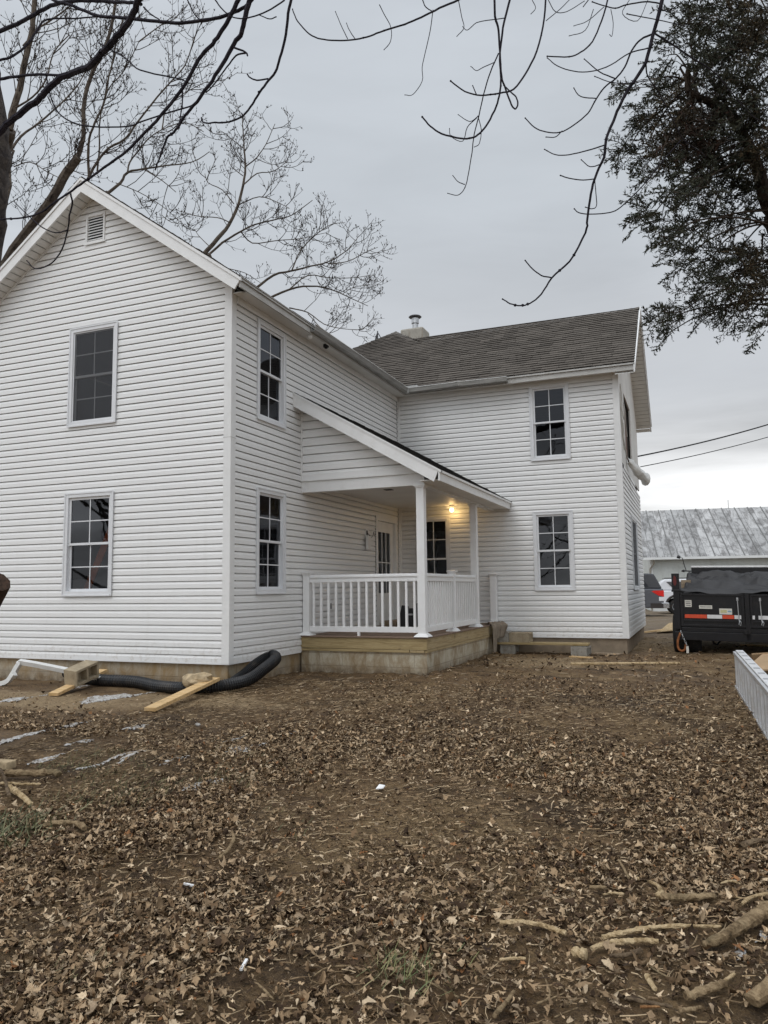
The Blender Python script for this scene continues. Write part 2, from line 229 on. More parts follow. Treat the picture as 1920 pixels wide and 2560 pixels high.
# ---------------------------------------------------------------- mesh builder
class Fr:      # local frame: u along a wall, n outward, z up
    def __init__(s, O, U, N): s.O = Vector(O); s.U = Vector(U).normalized(); s.N = Vector(N).normalized()
    def p(s, u, n, z): return s.O+s.U*u+s.N*n+Vector((0, 0, z))
class MB:
    def __init__(s): s.v = []; s.f = []; s.c = []
    def add(s, vs, fs, col=None):
        k = len(s.v); s.v += [tuple(p) for p in vs]; s.f += [tuple(i+k for i in f) for f in fs]
        s.c += [col]*len(vs)
        return s
    def box(s, a, b):
        x0, y0, z0 = a; x1, y1, z1_ = b
        return s.hexa([(x0, y0, z0), (x1, y0, z0), (x1, y1, z0), (x0, y1, z0), (x0, y0, z1_), (x1, y0, z1_), (x1, y1, z1_), (x0, y1, z1_)])
    def hexa(s, vs, col=None): return s.add(vs, [(3, 2, 1, 0), (4, 5, 6, 7), (0, 1, 5, 4), (1, 2, 6, 5), (2, 3, 7, 6), (3, 0, 4, 7)], col)
    def lb(s, F, u0_, u1, n0, n1_, za, zb): # box in a wall frame
        q = [F.p(u0_, n1_, za), F.p(u1, n1_, za), F.p(u1, n0, za), F.p(u0_, n0, za)]; q += [F.p(u0_, n1_, zb), F.p(u1, n1_, zb), F.p(u1, n0, zb), F.p(u0_, n0, zb)]
        return s.hexa(q)
    def bar(s, p, q, w_, h, upv=Vector((0, 0, 1))):   # board from p to q, w across, h along up
        p = Vector(p); q = Vector(q); t = (q-p).normalized(); a = t.cross(upv).normalized(); b = a.cross(t).normalized()
        vs = []
        for e in (p, q):
            for i, j in ((-1, -1), (1, -1), (1, 1), (-1, 1)): vs.append(e+a*(w_/2*i)+b*(h/2*j))
        return s.add(vs, [(0, 1, 2, 3), (7, 6, 5, 4), (0, 4, 5, 1), (1, 5, 6, 2), (2, 6, 7, 3), (3, 7, 4, 0)])
    def tube(s, pts, rad, n=6, caps=True, col=None, jit=0):
        pts = [Vector(p) for p in pts]
        if not hasattr(rad, '__len__'): rad = [rad]*len(pts)
        vs = []; t0 = (pts[1]-pts[0]).normalized(); a = t0.orthogonal().normalized()
        for i, p in enumerate(pts):
            t = (pts[min(i+1, len(pts)-1)]-pts[max(i-1, 0)]);
            t = t.normalized() if t.length > 1e-9 else t0
            a = (a-t*a.dot(t)); a = a.normalized() if a.length > 1e-6 else t.orthogonal().normalized(); b = t.cross(a)
            for k in range(n):
                an = 2*math.pi*k/n; rr = rad[i]*(1+(random.uniform(-jit, jit) if jit else 0)); vs.append(p+a*(math.cos(an)*rr)+b*(math.sin(an)*rr))
        fs = []
        for i in range(len(pts)-1):
            for k in range(n): k2 = (k+1) % n; fs.append((i*n+k, i*n+k2, (i+1)*n+k2, (i+1)*n+k))
        if caps: fs.append(tuple(range(n-1, -1, -1))); fs.append(tuple((len(pts)-1)*n+k for k in range(n)))
        return s.add(vs, fs, col)
    def prism(s, poly, F, n0, n1_):   # polygon (u,z) extruded along the outward axis
        k = len(poly); vs = [F.p(u, n1_, z) for u, z in poly]+[F.p(u, n0, z) for u, z in poly]
        return s.add(vs, [tuple(range(k)), tuple(range(2*k-1, k-1, -1))]+[(i, i+k, (i+1) % k+k, (i+1) % k) for i in range(k)])
    def slab(s, top, th):             # planar polygon thickened downwards
        k = len(top); vs = [Vector(p) for p in top]+[Vector(p)-Vector((0, 0, th)) for p in top]
        return s.add(vs, [tuple(range(k)), tuple(range(2*k-1, k-1, -1))]+[(i, i+k, (i+1) % k+k, (i+1) % k) for i in range(k)])
    def ball(s, c, r, sc_=(1, 1, 1), n=10, jit=0):
        vs = []; fs = []
        for i in range(1, n//2):
            for k in range(n):
                th = math.pi*i/(n//2); ph = 2*math.pi*k/n; q = 1+random.uniform(-jit, jit)
                vs.append((c[0]+r*sc_[0]*q*math.sin(th)*math.cos(ph), c[1]+r*sc_[1]*q*math.sin(th)*math.sin(ph), c[2]+r*sc_[2]*q*math.cos(th)))
        m_ = n//2-1
        for i in range(m_-1):
            for k in range(n): fs.append((i*n+k, (i+1)*n+k, (i+1)*n+(k+1) % n, i*n+(k+1) % n))
        vs += [(c[0], c[1], c[2]+r*sc_[2]), (c[0], c[1], c[2]-r*sc_[2])]; a = len(vs)-2
        for k in range(n): fs.append((a, k, (k+1) % n)); fs.append((a+1, (m_-1)*n+(k+1) % n, (m_-1)*n+k))
        return s.add(vs, fs)
    def build(s, name, mat, parent=None, smooth=False, bevel=0, label=None):
        me = bpy.data.meshes.new(name); me.from_pydata(s.v, [], s.f)
        ml = mat if isinstance(mat, (list, tuple)) else [mat]
        for q in ml: me.materials.append(MATS[q] if isinstance(q, str) else q)
        if any(c is not None for c in s.c):
            at = me.color_attributes.new('tint', 'FLOAT_COLOR', 'POINT'); arr = np.ones((len(s.v), 4), np.float32)
            arr[:, :3] = [c if c is not None else (.1, .1, .1) for c in s.c]; at.data.foreach_set('color', arr.ravel())
        if smooth: me.polygons.foreach_set('use_smooth', [True]*len(me.polygons))
        me.update(); o = bpy.data.objects.new(name, me); COL.objects.link(o)
        if parent: 
            o.parent = parent; o.matrix_parent_inverse = parent.matrix_world.inverted() if parent.type == 'EMPTY' and False else Matrix()
            # things are built in world space round an Empty: shift the mesh so the part keeps its place
            off = Vector(parent.get('_base', (0, 0, 0)))
            if off.length > 0: me.transform(Matrix.Translation(-off)); o['_base'] = tuple(off)
        if bevel:
            b = o.modifiers.new('bevel', 'BEVEL'); b.width = bevel; b.segments = 2; b.limit_method = 'ANGLE'
        if label: o['label'] = label
        return o
def tag(o, label, cat, group=None): 
    o['label'] = label; o['category'] = cat
    if group: o['group'] = group
    return o
def thing(name, label, cat, base=(0, 0, 0), group=None):
    o = bpy.data.objects.new(name, None); COL.objects.link(o); o.location = base; o['_base'] = tuple(base); return tag(o, label, cat, group)
def numesh(name, V, F, mat, tint=None, smooth=False):
    V = np.asarray(V, np.float32); F = np.asarray(F, np.int32); k = F.shape[1]
    me = bpy.data.meshes.new(name); me.vertices.add(len(V)); me.vertices.foreach_set('co', V.ravel())
    me.loops.add(F.size); me.loops.foreach_set('vertex_index', F.ravel()); me.polygons.add(len(F)); me.polygons.foreach_set('loop_start', np.arange(0, F.size, k, dtype=np.int32)); me.polygons.foreach_set('loop_total', np.full(len(F), k, np.int32))
    if smooth: me.polygons.foreach_set('use_smooth', np.ones(len(F), bool))
    me.update(calc_edges=True); me.materials.append(MATS[mat])
    if tint is not None:
        at = me.color_attributes.new('tint', 'FLOAT_COLOR', 'POINT'); a = np.ones((len(V), 4), np.float32); a[:, :3] = tint; at.data.foreach_set('color', a.ravel())
    o = bpy.data.objects.new(name, me); COL.objects.link(o); return o

# ================================================================ GROUND
def axis(lo, hi, st, far):
    a = list(np.arange(lo, hi+1e-6, st)); d = st; x = hi
    while x < far: d *= 1.16; x += d; a.append(x)
    d = st; x = lo; b = []
    while x > -far: d *= 1.16; x -= d; b.append(x)
    return np.array(b[::-1]+a)
gx = axis(-4.5, 8.2, .045, 900); gy = axis(-7.2, 8.5, .05, 900)
X, Y = np.meshgrid(gx, gy); Z = gz(X, Y); nx, ny = len(gx), len(gy)
V = np.stack([X, Y, Z], -1).reshape(-1, 3); ii = np.arange(nx*ny).reshape(ny, nx)
F = np.stack([ii[:-1, :-1], ii[:-1, 1:], ii[1:, 1:], ii[1:, :-1]], -1).reshape(-1, 4)
g = numesh('ground', V, F, 'soil', smooth=True); g['kind'] = 'structure'

# ================================================================ HOUSE
H = thing('farmhouse', 'two-storey white clapboard farmhouse with an L-shaped plan, grey shingle roofs and a corner porch', 'house', (0, 0, 0))
FA = Fr((0, 0, 0), (1, 0, 0), (0, -1, 0)); FB = Fr((0, 0, 0), (0, 1, 0), (1, 0, 0)); YR = 6.5; XR = 4.67; YE = 12.0
FC = Fr((0, YR, 0), (1, 0, 0), (0, -1, 0)); FD = Fr((XR, 0, 0), (0, 1, 0), (1, 0, 0))
CH = .1016
def siding(F, ul, ur, zb, zt, holes=(), ch=CH, prof=None):
    """clapboard wall; ul/ur are functions of z or numbers; holes are (u0,u1,z0,z1)"""
    L_ = ul if callable(ul) else (lambda z: ul); R_ = ur if callable(ur) else (lambda z: ur)
    k = ch/.1016; mb = MB()
    P = prof or [(0, -.014), (0, .016), (.058, .0145), (.084, .004), (.0905, .002), (.0913, -.024), (.1016, -.024)]
    cuts = sorted(set([-99, 99]+[h[0] for h in holes]+[h[1] for h in holes])); nc = int((zt-zb)/ch)+2
    for a, b in zip(cuts[:-1], cuts[1:]):
        hs = [h for h in holes if h[0] < (a+b)/2 < h[1]] if abs(a) < 98 and abs(b) < 98 else []
        for j in range(nc):
            for (pz, pn), (qz, qn) in zip(P[:-1], P[1:]):
                z_0 = zb+j*ch+pz*k; z_1 = zb+j*ch+qz*k
                if z_0 >= zt-1e-5: continue
                segs = [(z_0, z_1, pn, qn)]
                for h in hs:
                    ns = []
                    for s0, s1, m0, m1 in segs:
                        def at(z): return m0 if s1-s0 < 1e-9 else m0+(m1-m0)*(z-s0)/(s1-s0)
                        if s1 <= h[2]+1e-9 or s0 >= h[3]-1e-9: ns.append((s0, s1, m0, m1)); continue
                        if s0 < h[2]: ns.append((s0, h[2], m0, at(h[2])))
                        if s1 > h[3]: ns.append((h[3], s1, at(h[3]), m1))
                    segs = ns
                for s0, s1, m0, m1 in segs:
                    if s1 > zt: m1 = m0 if s1-s0 < 1e-9 else m0+(m1-m0)*(zt-s0)/(s1-s0); s1 = zt
                    q = [(max(a, L_(s0)), m0, s0), (min(b, R_(s0)), m0, s0), (min(b, R_(s1)), m1, s1), (max(a, L_(s1)), m1, s1)]
                    if q[1][0]-q[0][0] < 1e-4 and q[2][0]-q[3][0] < 1e-4: continue
                    if q[1][0] < q[0][0]: q[1] = (q[0][0], *q[1][1:])
                    if q[2][0] < q[3][0]: q[2] = (q[3][0], *q[2][1:])
                    mb.add([F.p(*t) for t in q], [(0, 1, 2, 3)])
    return mb
def backing(F, ul, ur, zb, zt, holes, off=-.06, th=.1):     # inner wall leaf with the same openings
    mb = MB(); cuts = sorted(set([ul, ur]+[c for h in holes for c in h[:2]]))
    for a, b in zip(cuts[:-1], cuts[1:]):
        hs = sorted([h for h in holes if h[0] < (a+b)/2 < h[1]], key=lambda h: h[2]); z = zb
        for h in hs: mb.lb(F, a, b, off-th, off, z, h[2]); z = h[3]
        mb.lb(F, a, b, off-th, off, z, zt)
    return mb
APX, SL, ZS = -2.56, .72, 7.13       # left gable: ridge x, slope, soffit height at the ridge
def rl(x): return ZS-SL*abs(x-APX)
WINS = []
lw1 = (-2.93, -2.01, .93, 2.465); lw2 = (-2.93, -2.01, 3.51, 5.05); sw1 = (.665, 1.49, .93, 2.475); sw2 = (.665, 1.49, 3.51, 5.025)
rw1 = (2.93, 3.71, .917, 2.486); rw2 = (2.93, 3.71, 3.543, 5.085); pw = (.42, 1.16, .70, 2.49); ew1 = (8.3, 9.9, .90, 2.50); ew2 = (7.92, 9.7, 3.70, 5.12)
door = (5.26, 6.24, .27, 2.36); vent = (-2.69, -2.31, 6.39, 6.86)
siding(FA, lambda z: max(-5.12, APX-(ZS-z)/SL), lambda z: min(-.055, APX+(ZS-z)/SL), 0.0, ZS-.02, [lw1, lw2, vent]).build('wall', 'vinyl_siding', H, label='tall gable wall of white clapboard')
siding(FB, .055, YR-.03, 0.0, 5.17, [sw1, sw2, (door[0]-.09, door[1]+.09, -.1, door[3]+.09), (.1, 9, 9, 9)]).build('wall', 'vinyl_siding', H, label='side wall of white clapboard running back under the porch roof')
siding(FC, .03, XR-.055, 0.0, 5.17, [rw1, rw2, pw]).build('wall', 'vinyl_siding', H, label='white clapboard wall of the right wing behind the porch')
zE = 3.45
siding(FD, YR+.055, YE, 0.0, zE, [ew1, (YR, 7.0, 3.33, 9), (10.3, 13, 3.3, 9)]).build('wall', 'vinyl_siding', H, label='end wall of the right wing, sided only below the upper window')
# gable end above: bare house wrap around an opening
RY = 9.24
def rr_(y): return 7.20-.70*abs(y-RY)
mb = MB(); h = ew2
mb.prism([(YR, zE), (h[0], zE), (h[0], rr_(h[0])), (YR, rr_(YR))], FD, -.03, .0); mb.prism([(h[1], zE), (YE, zE), (YE, rr_(YE)), (h[1], rr_(h[1]))], FD, -.03, .0)
mb.prism([(h[0], zE), (h[1], zE), (h[1], h[2]), (h[0], h[2])], FD, -.03, .0); mb.prism([(h[0], h[3]), (h[1], h[3]), (h[1], rr_(h[1])), (RY, rr_(RY)), (h[0], rr_(h[0]))], FD, -.03, .0)
shw = mb.build('sheathing', 'sheathing', H, label='bare pale house wrap on the upper gable')
mb = MB()
for k in range(9):
    a = random.uniform(6.6, 8.0); b = random.uniform(4.3, 5.1); pts_ = [FD.p(a+i*.12*random.uniform(.6, 1.4), .012+.008*math.sin(i*1.7+k), b-i*.16) for i in range(5)]; mb.tube(pts_, .012, 5)
mb.build('wrap_crease', 'sheathing', shw, smooth=True)
MB().lb(FD, h[0]+.02, h[1]-.02, -.12, -.09, h[2], h[3]).build('board', 'brown_board', shw, label='brown panel filling the upper opening')
def text(s, size, F, u, n, z, mat, parent, flip=0, name='printed_letter'):
    cu = bpy.data.curves.new(name, 'FONT'); cu.body = s; cu.size = size; cu.extrude = .001; cu.align_x = 'CENTER'; cu.align_y = 'CENTER'
    t = bpy.data.objects.new(name, cu); COL.objects.link(t); dg = bpy.context.evaluated_depsgraph_get(); me = bpy.data.meshes.new_from_object(t.evaluated_get(dg)); bpy.data.objects.remove(t)
    Zv = Vector((0, 0, 1)); M = Matrix.Translation(F.p(u, n, z)) @ Matrix((F.U, Zv, F.N)).transposed().to_4x4() @ Matrix.Rotation(flip, 4, 'Z')
    off = Vector(parent.get('_base', (0, 0, 0))) if parent else Vector()
    me.transform(Matrix.Translation(-off) @ M); me.materials.clear(); me.materials.append(MATS[mat]); o = bpy.data.objects.new(name, me); COL.objects.link(o); o.parent = parent; return o
text('V', .30, FD, 8.75, -.085, 4.93, 'ink', shw); text('A', .26, FD, 8.7, -.085, 4.72, 'ink', shw); text('X', .30, FD, 8.75, -.085, 4.50, 'ink', shw); text('9', .24, FD, 8.75, -.085, 4.29, 'ink', shw); text('II', .2, FD, 8.8, -.085, 4.13, 'ink', shw)
# plastic sheet hanging out of the opening
V_ = []; nu, nv = 12, 9
a0 = FD.p(8.0, .02, 3.66); 
for j in range(nv):
    for i in range(nu):
        s = i/(nu-1); t = j/(nv-1); an = (t-.5)*4.2
        p = FD.p(8.0+1.0*s-.1, .02+.29*s+.075*(.6+s)*math.cos(an), 3.64-.30*s+.095*(.8+.5*s)*math.sin(an)+.03*math.sin(9*s+7*t)+.02*math.sin(23*s-5*t)); V_.append(p)
mb = MB().add(V_, [(j*nu+i, j*nu+i+1, (j+1)*nu+i+1, (j+1)*nu+i) for j in range(nv-1) for i in range(nu-1)])
tag(mb.build('plastic_sheet', 'plastic_sheet', smooth=True), 'rolled translucent plastic hanging out below the unfinished upper window at the house corner', 'plastic sheet')
# inner leaf, floors, partitions
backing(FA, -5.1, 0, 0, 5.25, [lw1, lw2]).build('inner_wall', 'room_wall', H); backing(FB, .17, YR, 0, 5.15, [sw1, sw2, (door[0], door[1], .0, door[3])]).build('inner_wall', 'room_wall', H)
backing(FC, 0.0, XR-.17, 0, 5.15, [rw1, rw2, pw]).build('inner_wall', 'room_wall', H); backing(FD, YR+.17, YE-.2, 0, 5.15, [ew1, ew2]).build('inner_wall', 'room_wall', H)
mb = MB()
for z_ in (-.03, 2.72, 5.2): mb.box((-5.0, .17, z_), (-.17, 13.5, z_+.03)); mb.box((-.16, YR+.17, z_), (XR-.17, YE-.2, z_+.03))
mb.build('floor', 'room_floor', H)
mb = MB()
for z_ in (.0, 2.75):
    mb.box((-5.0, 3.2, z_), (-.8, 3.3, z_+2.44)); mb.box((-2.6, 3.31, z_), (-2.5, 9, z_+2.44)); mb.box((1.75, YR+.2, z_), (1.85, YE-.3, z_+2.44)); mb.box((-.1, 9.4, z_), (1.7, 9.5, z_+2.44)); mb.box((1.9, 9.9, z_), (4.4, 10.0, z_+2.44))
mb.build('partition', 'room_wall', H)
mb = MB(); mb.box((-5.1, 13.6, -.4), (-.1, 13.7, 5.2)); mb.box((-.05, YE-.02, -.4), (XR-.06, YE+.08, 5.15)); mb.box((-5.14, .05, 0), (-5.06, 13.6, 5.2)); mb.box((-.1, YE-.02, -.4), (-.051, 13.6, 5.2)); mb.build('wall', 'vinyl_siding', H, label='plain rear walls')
# shaded lamp burning in the room behind the lower side window
m = NT('lamp_tube'); m.b.inputs['Emission Color'].default_value = (1, .97, .9, 1); m.b.inputs['Emission Strength'].default_value = 2.2
MB().box((-1.5, 1.62, 2.10), (-.75, 1.74, 2.14)).build('ceiling_lamp', 'lamp_tube', H, label='lit white strip light seen through the lower side window')
# corner boards and inside corner strips
mb = MB(); 
mb.lb(FA, -.10, .022, -.05, .022, -.012, 5.29); mb.lb(FB, .0, .10, -.05, .0222, -.012, 5.17)
ca = mb.build('corner_trim', 'white_trim', H, bevel=.004); MB().lb(FA, -.105, .026, .0, .0235, 3.10, 3.106).lb(FB, .0, .105, .0, .0237, 3.10, 3.106).build('trim_joint', 'fascia_grey', ca)
mb = MB(); mb.lb(FC, XR-.10, XR+.022, -.05, .022, -.012, 5.17); mb.lb(FD, YR, YR+.10, -.05, .0222, -.012, 5.21); mb.build('corner_trim', 'white_trim', H, bevel=.004)
mb = MB(); mb.lb(FB, YR-.05, YR-.016, .0, .03, .26, 5.16); mb.lb(FC, .031, .065, .0, .03, .26, 5.16); mb.build('corner_trim', 'white_trim', H)
mb = MB()
mb.lb(FB, YR-.068, YR-.0665, .010, .0165, .3, 5.1)
for k in range(3, 50): mb.lb(FB, YR-.075, YR-.052, .012, .02, .02+k*CH, .045+k*CH)
mb.build('siding_notch', 'black_gap', H)
mb = MB()
mb.lb(FB, door[0]-.118, door[0]-.1165, .010, .0165, .3, 2.2)
for k in range(3, 22): mb.lb(FB, door[0]-.125, door[0]-.10, .012, .019, .02+k*CH, .048+k*CH)
mb.build('siding_notch', 'black_gap', H)
# starter strip + foundations
mb = MB(); mb.box((-5.12, .035, -.75), (-.035, .25, -.005)); mb.box((-.235, .26, -.75), (-.035, 2.3, -.0051)); mb.build('foundation', 'foundation_block', H, label='grey concrete block footing under the left wing')
mb = MB(); mb.box((.0, YR+.03, -.7), (XR-.03, YR+.2, -.005)); mb.box((XR-.2, YR+.21, -.7), (XR-.031, YE, -.0051)); mb.build('foundation', 'right_foundation', H, label='smooth brown footing under the right wing')
for q_ in ((FA, -5.12, .02, -.02, .018, -.022, .0), (FB, .02, 2.03, -.02, .018, -.0221, .0), (FC, 2.17, XR+.02, -.02, .018, -.022, .0), (FD, YR+.02, YE, -.02, .018, -.0221, .0)): MB().lb(*q_).build('starter_strip', 'white_trim', H)

# ---- windows
def window(F, o_, screen=False, cols=2, name='window', label=None, frame='window_vinyl', upper_rows=2):
    a, b, c, d = o_; mb = MB(); t = .062
    mb.lb(F, a, a+t, -.07, .034, c, d); mb.lb(F, b-t, b, -.07, .034, c, d); mb.lb(F, a+t, b-t, -.07, .0338, c, c+t); mb.lb(F, a+t, b-t, -.07, .0338, d-t, d)
    mb.lb(F, a-.012, a+.012, .0345, .042, c-.012, d+.012); mb.lb(F, b-.012, b+.012, .0345, .042, c-.012, d+.012); mb.lb(F, a+.012, b-.012, .0344, .0418, d-.012, d+.012); mb.lb(F, a+.012, b-.012, .0344, .046, c-.016, c+.012)
    w_ = mb.build(name, frame, H, bevel=.003, label=label)
    mid = (c+d)/2; s = .036
    for lo, hi, n0, n1_ in ((mid-.018, d-t, -.02, .004), (c+t, mid+.018, -.05, -.024)):
        mb = MB(); A, B = a+t, b-t
        mb.lb(F, A, A+s, n0, n1_, lo, hi); mb.lb(F, B-s, B, n0, n1_, lo, hi); mb.lb(F, A+s, B-s, n0, n1_, lo, lo+s); mb.lb(F, A+s, B-s, n0, n1_, hi-s, hi)
        for k in range(1, cols): u = A+s+(B-A-2*s)*k/cols; mb.lb(F, u-.008, u+.008, n0+.008, n1_-.006, lo+s, hi-s)
        zz = (lo+hi)/2; mb.lb(F, A+s, B-s, n0+.009, n1_-.0065, zz-.008, zz+.008)
        mb.build('sash', frame, w_)
        q = MB().add([F.p(A+s, (n0+n1_)/2, lo+s), F.p(B-s, (n0+n1_)/2, lo+s), F.p(B-s, (n0+n1_)/2, hi-s), F.p(A+s, (n0+n1_)/2, hi-s)], [(0, 1, 2, 3)]); q.build('pane', 'window_glass', w_)
    if screen:
        m_ = MB(); A, B = a+t+.002, b-t-.002; m_.lb(F, A, A+.02, .008, .018, c+t, d-t); m_.lb(F, B-.02, B, .008, .018, c+t, d-t); m_.lb(F, A+.02, B-.02, .008, .018, c+t, c+t+.02); m_.lb(F, A+.02, B-.02, .008, .018, d-t-.02, d-t); m_.build('screen_frame', 'window_vinyl', w_)
        MB().add([F.p(A+.02, .013, c+t+.02), F.p(B-.02, .013, c+t+.02), F.p(B-.02, .013, d-t-.02), F.p(A+.02, .013, d-t-.02)], [(0, 1, 2, 3)]).build('screen_mesh', 'screen_mesh', w_)
    return w_
m = NT('screen_mesh'); t = m.t; o = t.nodes['Material Output']; tr = m.n('BsdfTransparent'); m.set(Base0Color=(.045, .047, .052), Roughness=.7); ms = m.n('MixShader'); m.put(ms.inputs[0], .62); m.put(ms.inputs[1], tr.outputs[0]); m.put(ms.inputs[2], m.b.outputs[0]); m.put(o.inputs['Surface'], ms.outputs[0])
window(FA, lw2, True, label='upper gable window behind a dark insect screen'); window(FA, lw1, label='lower gable window with an orange ladder inside'); window(FB, sw2, label='upper window beside the house corner'); window(FB, sw1, label='lower window left of the porch')
window(FC, rw2, label='upper window of the right wing'); window(FC, rw1, label='lower window of the right wing'); window(FC, pw, label='window under the porch roof', frame='white_trim'); window(FD, ew1, True, cols=4, label='wide window in the end wall')  # end-wall window: screen added to darken its sky-reflecting panes
# ---- gable vent
mb = MB(); a, b, c, d = vent; t = .035
mb.lb(FA, a, a+t, -.03, .03, c, d); mb.lb(FA, b-t, b, -.03, .03, c, d); mb.lb(FA, a+t, b-t, -.03, .0298, c, c+t); mb.lb(FA, a+t, b-t, -.03, .0298, d-t, d); mb.lb(FA, a-.02, b+.02, .0305, .04, c-.02, c)
vt = mb.build('gable_vent', 'white_trim', H, bevel=.003); mb = MB()
for k in range(9):
    z_ = c+t+.012+k*(d-c-2*t)/9; q = [FA.p(a+t, .02, z_), FA.p(b-t, .02, z_), FA.p(b-t, -.012, z_+.036), FA.p(a+t, -.012, z_+.036)]; mb.add(q+[p+Vector((0, 0, .006)) for p in q], [(0, 1, 2, 3), (7, 6, 5, 4), (0, 4, 5, 1)])
mb.build('louvre', 'white_trim', vt); MB().lb(FA, a+t, b-t, -.05, -.03, c+t, d-t).build('vent_back', 'black_gap', vt)

# ---- roofs
def shingles(O, U, Vv, poly, name, parent, base=(.106, .094, .082), exp=.142, tabw=(.16, .36), label=None):
    O = Vector(O); U = Vector(U).normalized(); Vv = Vector(Vv).normalized(); Nn = U.cross(Vv).normalized(); Nn = Nn if Nn.z > 0 else -Nn
    def span(v):
        xs = []
        for (a, b), (c, d) in zip(poly, poly[1:]+poly[:1]):
            if (b <= v < d) or (d <= v < b): xs.append(a+(c-a)*(v-b)/(d-b))
        return (min(xs), max(xs)) if len(xs) > 1 else None
    v0 = min(p[1] for p in poly); v1 = max(p[1] for p in poly); mb = MB(); j = 0; v = v0
    while v < v1-1e-4:
        vt_ = min(v+exp, v1-1e-5); s0 = span(v+1e-5); s1 = span(vt_-1e-6) or s0
        if not s0: v += exp; continue
        u = min(s0[0], s1[0])-random.random()*.3; ue = max(s0[1], s1[1])
        while u < ue:
            w_ = random.uniform(*tabw); q = []
            lift = random.choice((.012, .016, .019))+random.uniform(0, .003)
            for uu, vv, sp_, l_ in ((u, v, s0, lift), (u+w_-.004, v, s0, lift), (u+w_-.004, vt_, s1, .002), (u, vt_, s1, .002)):
                q.append(O+U*min(max(uu, sp_[0]), sp_[1])+Vv*vv+Nn*l_)
            if (q[1]-q[0]).length > .005 or (q[2]-q[3]).length > .005:
                f = random.gauss(1, .075)*(1.05 if lift > .01 else .92); col = (base[0]*f, base[1]*f, base[2]*f)
                b0, b1 = q[0]-Nn*(lift+.004), q[1]-Nn*(lift+.004)
                mb.add(q, [(0, 1, 2, 3)], col); mb.add([q[0], b0, b1, q[1]], [(0, 1, 2, 3)], tuple(c*.30 for c in base)); mb.add([q[0], q[3], O+(q[3]-O)-Nn*.004, b0], [(0, 1, 2, 3)], tuple(c*.5 for c in base)); mb.add([q[1], b1, q[2]], [(0, 1, 2)], tuple(c*.5 for c in base))  # lower and side edges tinted darker: shadow lines painted into the tabs
            u += w_
        v += exp; j += 1
    return mb.build(name, 'shingle', parent, label=label)
k7 = math.sqrt(1+.49); kS = math.sqrt(1+SL*SL)
EY, EZ = 6.16, 5.27
def fp(x, y): return (x, (y-EY)*k7)
front = [fp(.34, EY), fp(5.035, EY), fp(5.0, 9.24), fp(-.22, 9.03), fp(-.34, 8.92), fp(-1.356, 10.03), fp(-2.33, 9.14), fp(-2.33, 8.84)]
# underside decks, then shingles
mb = MB(); mb.slab([(x, EY+v/k7, EZ+v/k7*.7-.012) for x, v in front], .03); mb.slab([(5.03, 9.25, 7.41), (5.03, 12.32, 5.27), (.3, 12.32, 5.27), (-.3, 9.05, 7.25)], .03); mb.build('roof_deck', 'fascia_grey', H)
rf = shingles((0, EY, EZ), (1, 0, 0), (0, 1, .7), front, 'roof', H, label='grey-brown shingled slope of the right wing')
shingles((0, 12.36, 5.24), (-1, 0, 0), (0, -1, .7), [(-5.035, 0), (0.3, 0), (.3, 3.75), (-5.0, 3.8)], 'roof', H, label='rear slope of the right wing')
P_ = (-1.356, 10.03, 7.97)
def rx(x): return 7.97-.7*(x+1.356)
shingles((0, 0, rx(0)), (0, -1, 0), (-1, 0, .7), [(-12.8, -1.2*k7), (-10.2, -1.2*k7), (-9.03, .22*k7), (-8.93, .33*k7), (-10.03, 1.356*k7), (-10.6, 1.356*k7), (-12.8, 0)], 'roof', H, label='small hipped slope rising beside the chimney')
mb = MB(); 
def cap(mb_, p, q, w_=.15):
    p = Vector(p); q = Vector(q); n_ = max(1, int((q-p).length/.16)); t = (q-p).normalized(); s_ = t.cross(Vector((0, 0, 1))).normalized()
    for i in range(n_):
        a = p+(q-p)*(i/n_); b = p+(q-p)*((i+1)/n_); l_ = .035+random.uniform(0, .006); f = random.uniform(.8, 1.15); c = (.13*f, .12*f, .11*f)
        vs = [a+Vector((0, 0, l_)), b+Vector((0, 0, l_-.012)), a+s_*w_+Vector((0, 0, l_-.62*w_)), b+s_*w_+Vector((0, 0, l_-.012-.62*w_)), a-s_*w_+Vector((0, 0, l_-.62*w_)), b-s_*w_+Vector((0, 0, l_-.012-.62*w_))]
        mb_.add(vs, [(0, 1, 3, 2), (0, 4, 5, 1), (0, 2, 4)], c)
cap(mb, (5.02, 9.24, 7.40), (-.22, 9.03, 7.25)); cap(mb, P_, (-.30, 8.95, 7.20), .13); cap(mb, (-2.36, 9.16, 7.33), P_, .11); mb.build('ridge_cap', 'shingle', rf)
# far-left part of the main roof behind the left wing
mb = MB(); mb.add([P_, (-2.33, 9.14, 7.35), (-4.6, 9.14, 5.7), (-4.6, 12, 5.7), (-1.356, 11, 7.97)], [(0, 1, 2, 3, 4)], (.11, .10, .09)); mb.add([P_, (-1.356, 11, 7.97), (.0, 12.6, 6.6), (.6, 10.6, 6.6)], [(0, 1, 2), (0, 2, 3)], (.11, .10, .09)); mb.build('roof', 'shingle', H, label='rear slopes of the main roof')
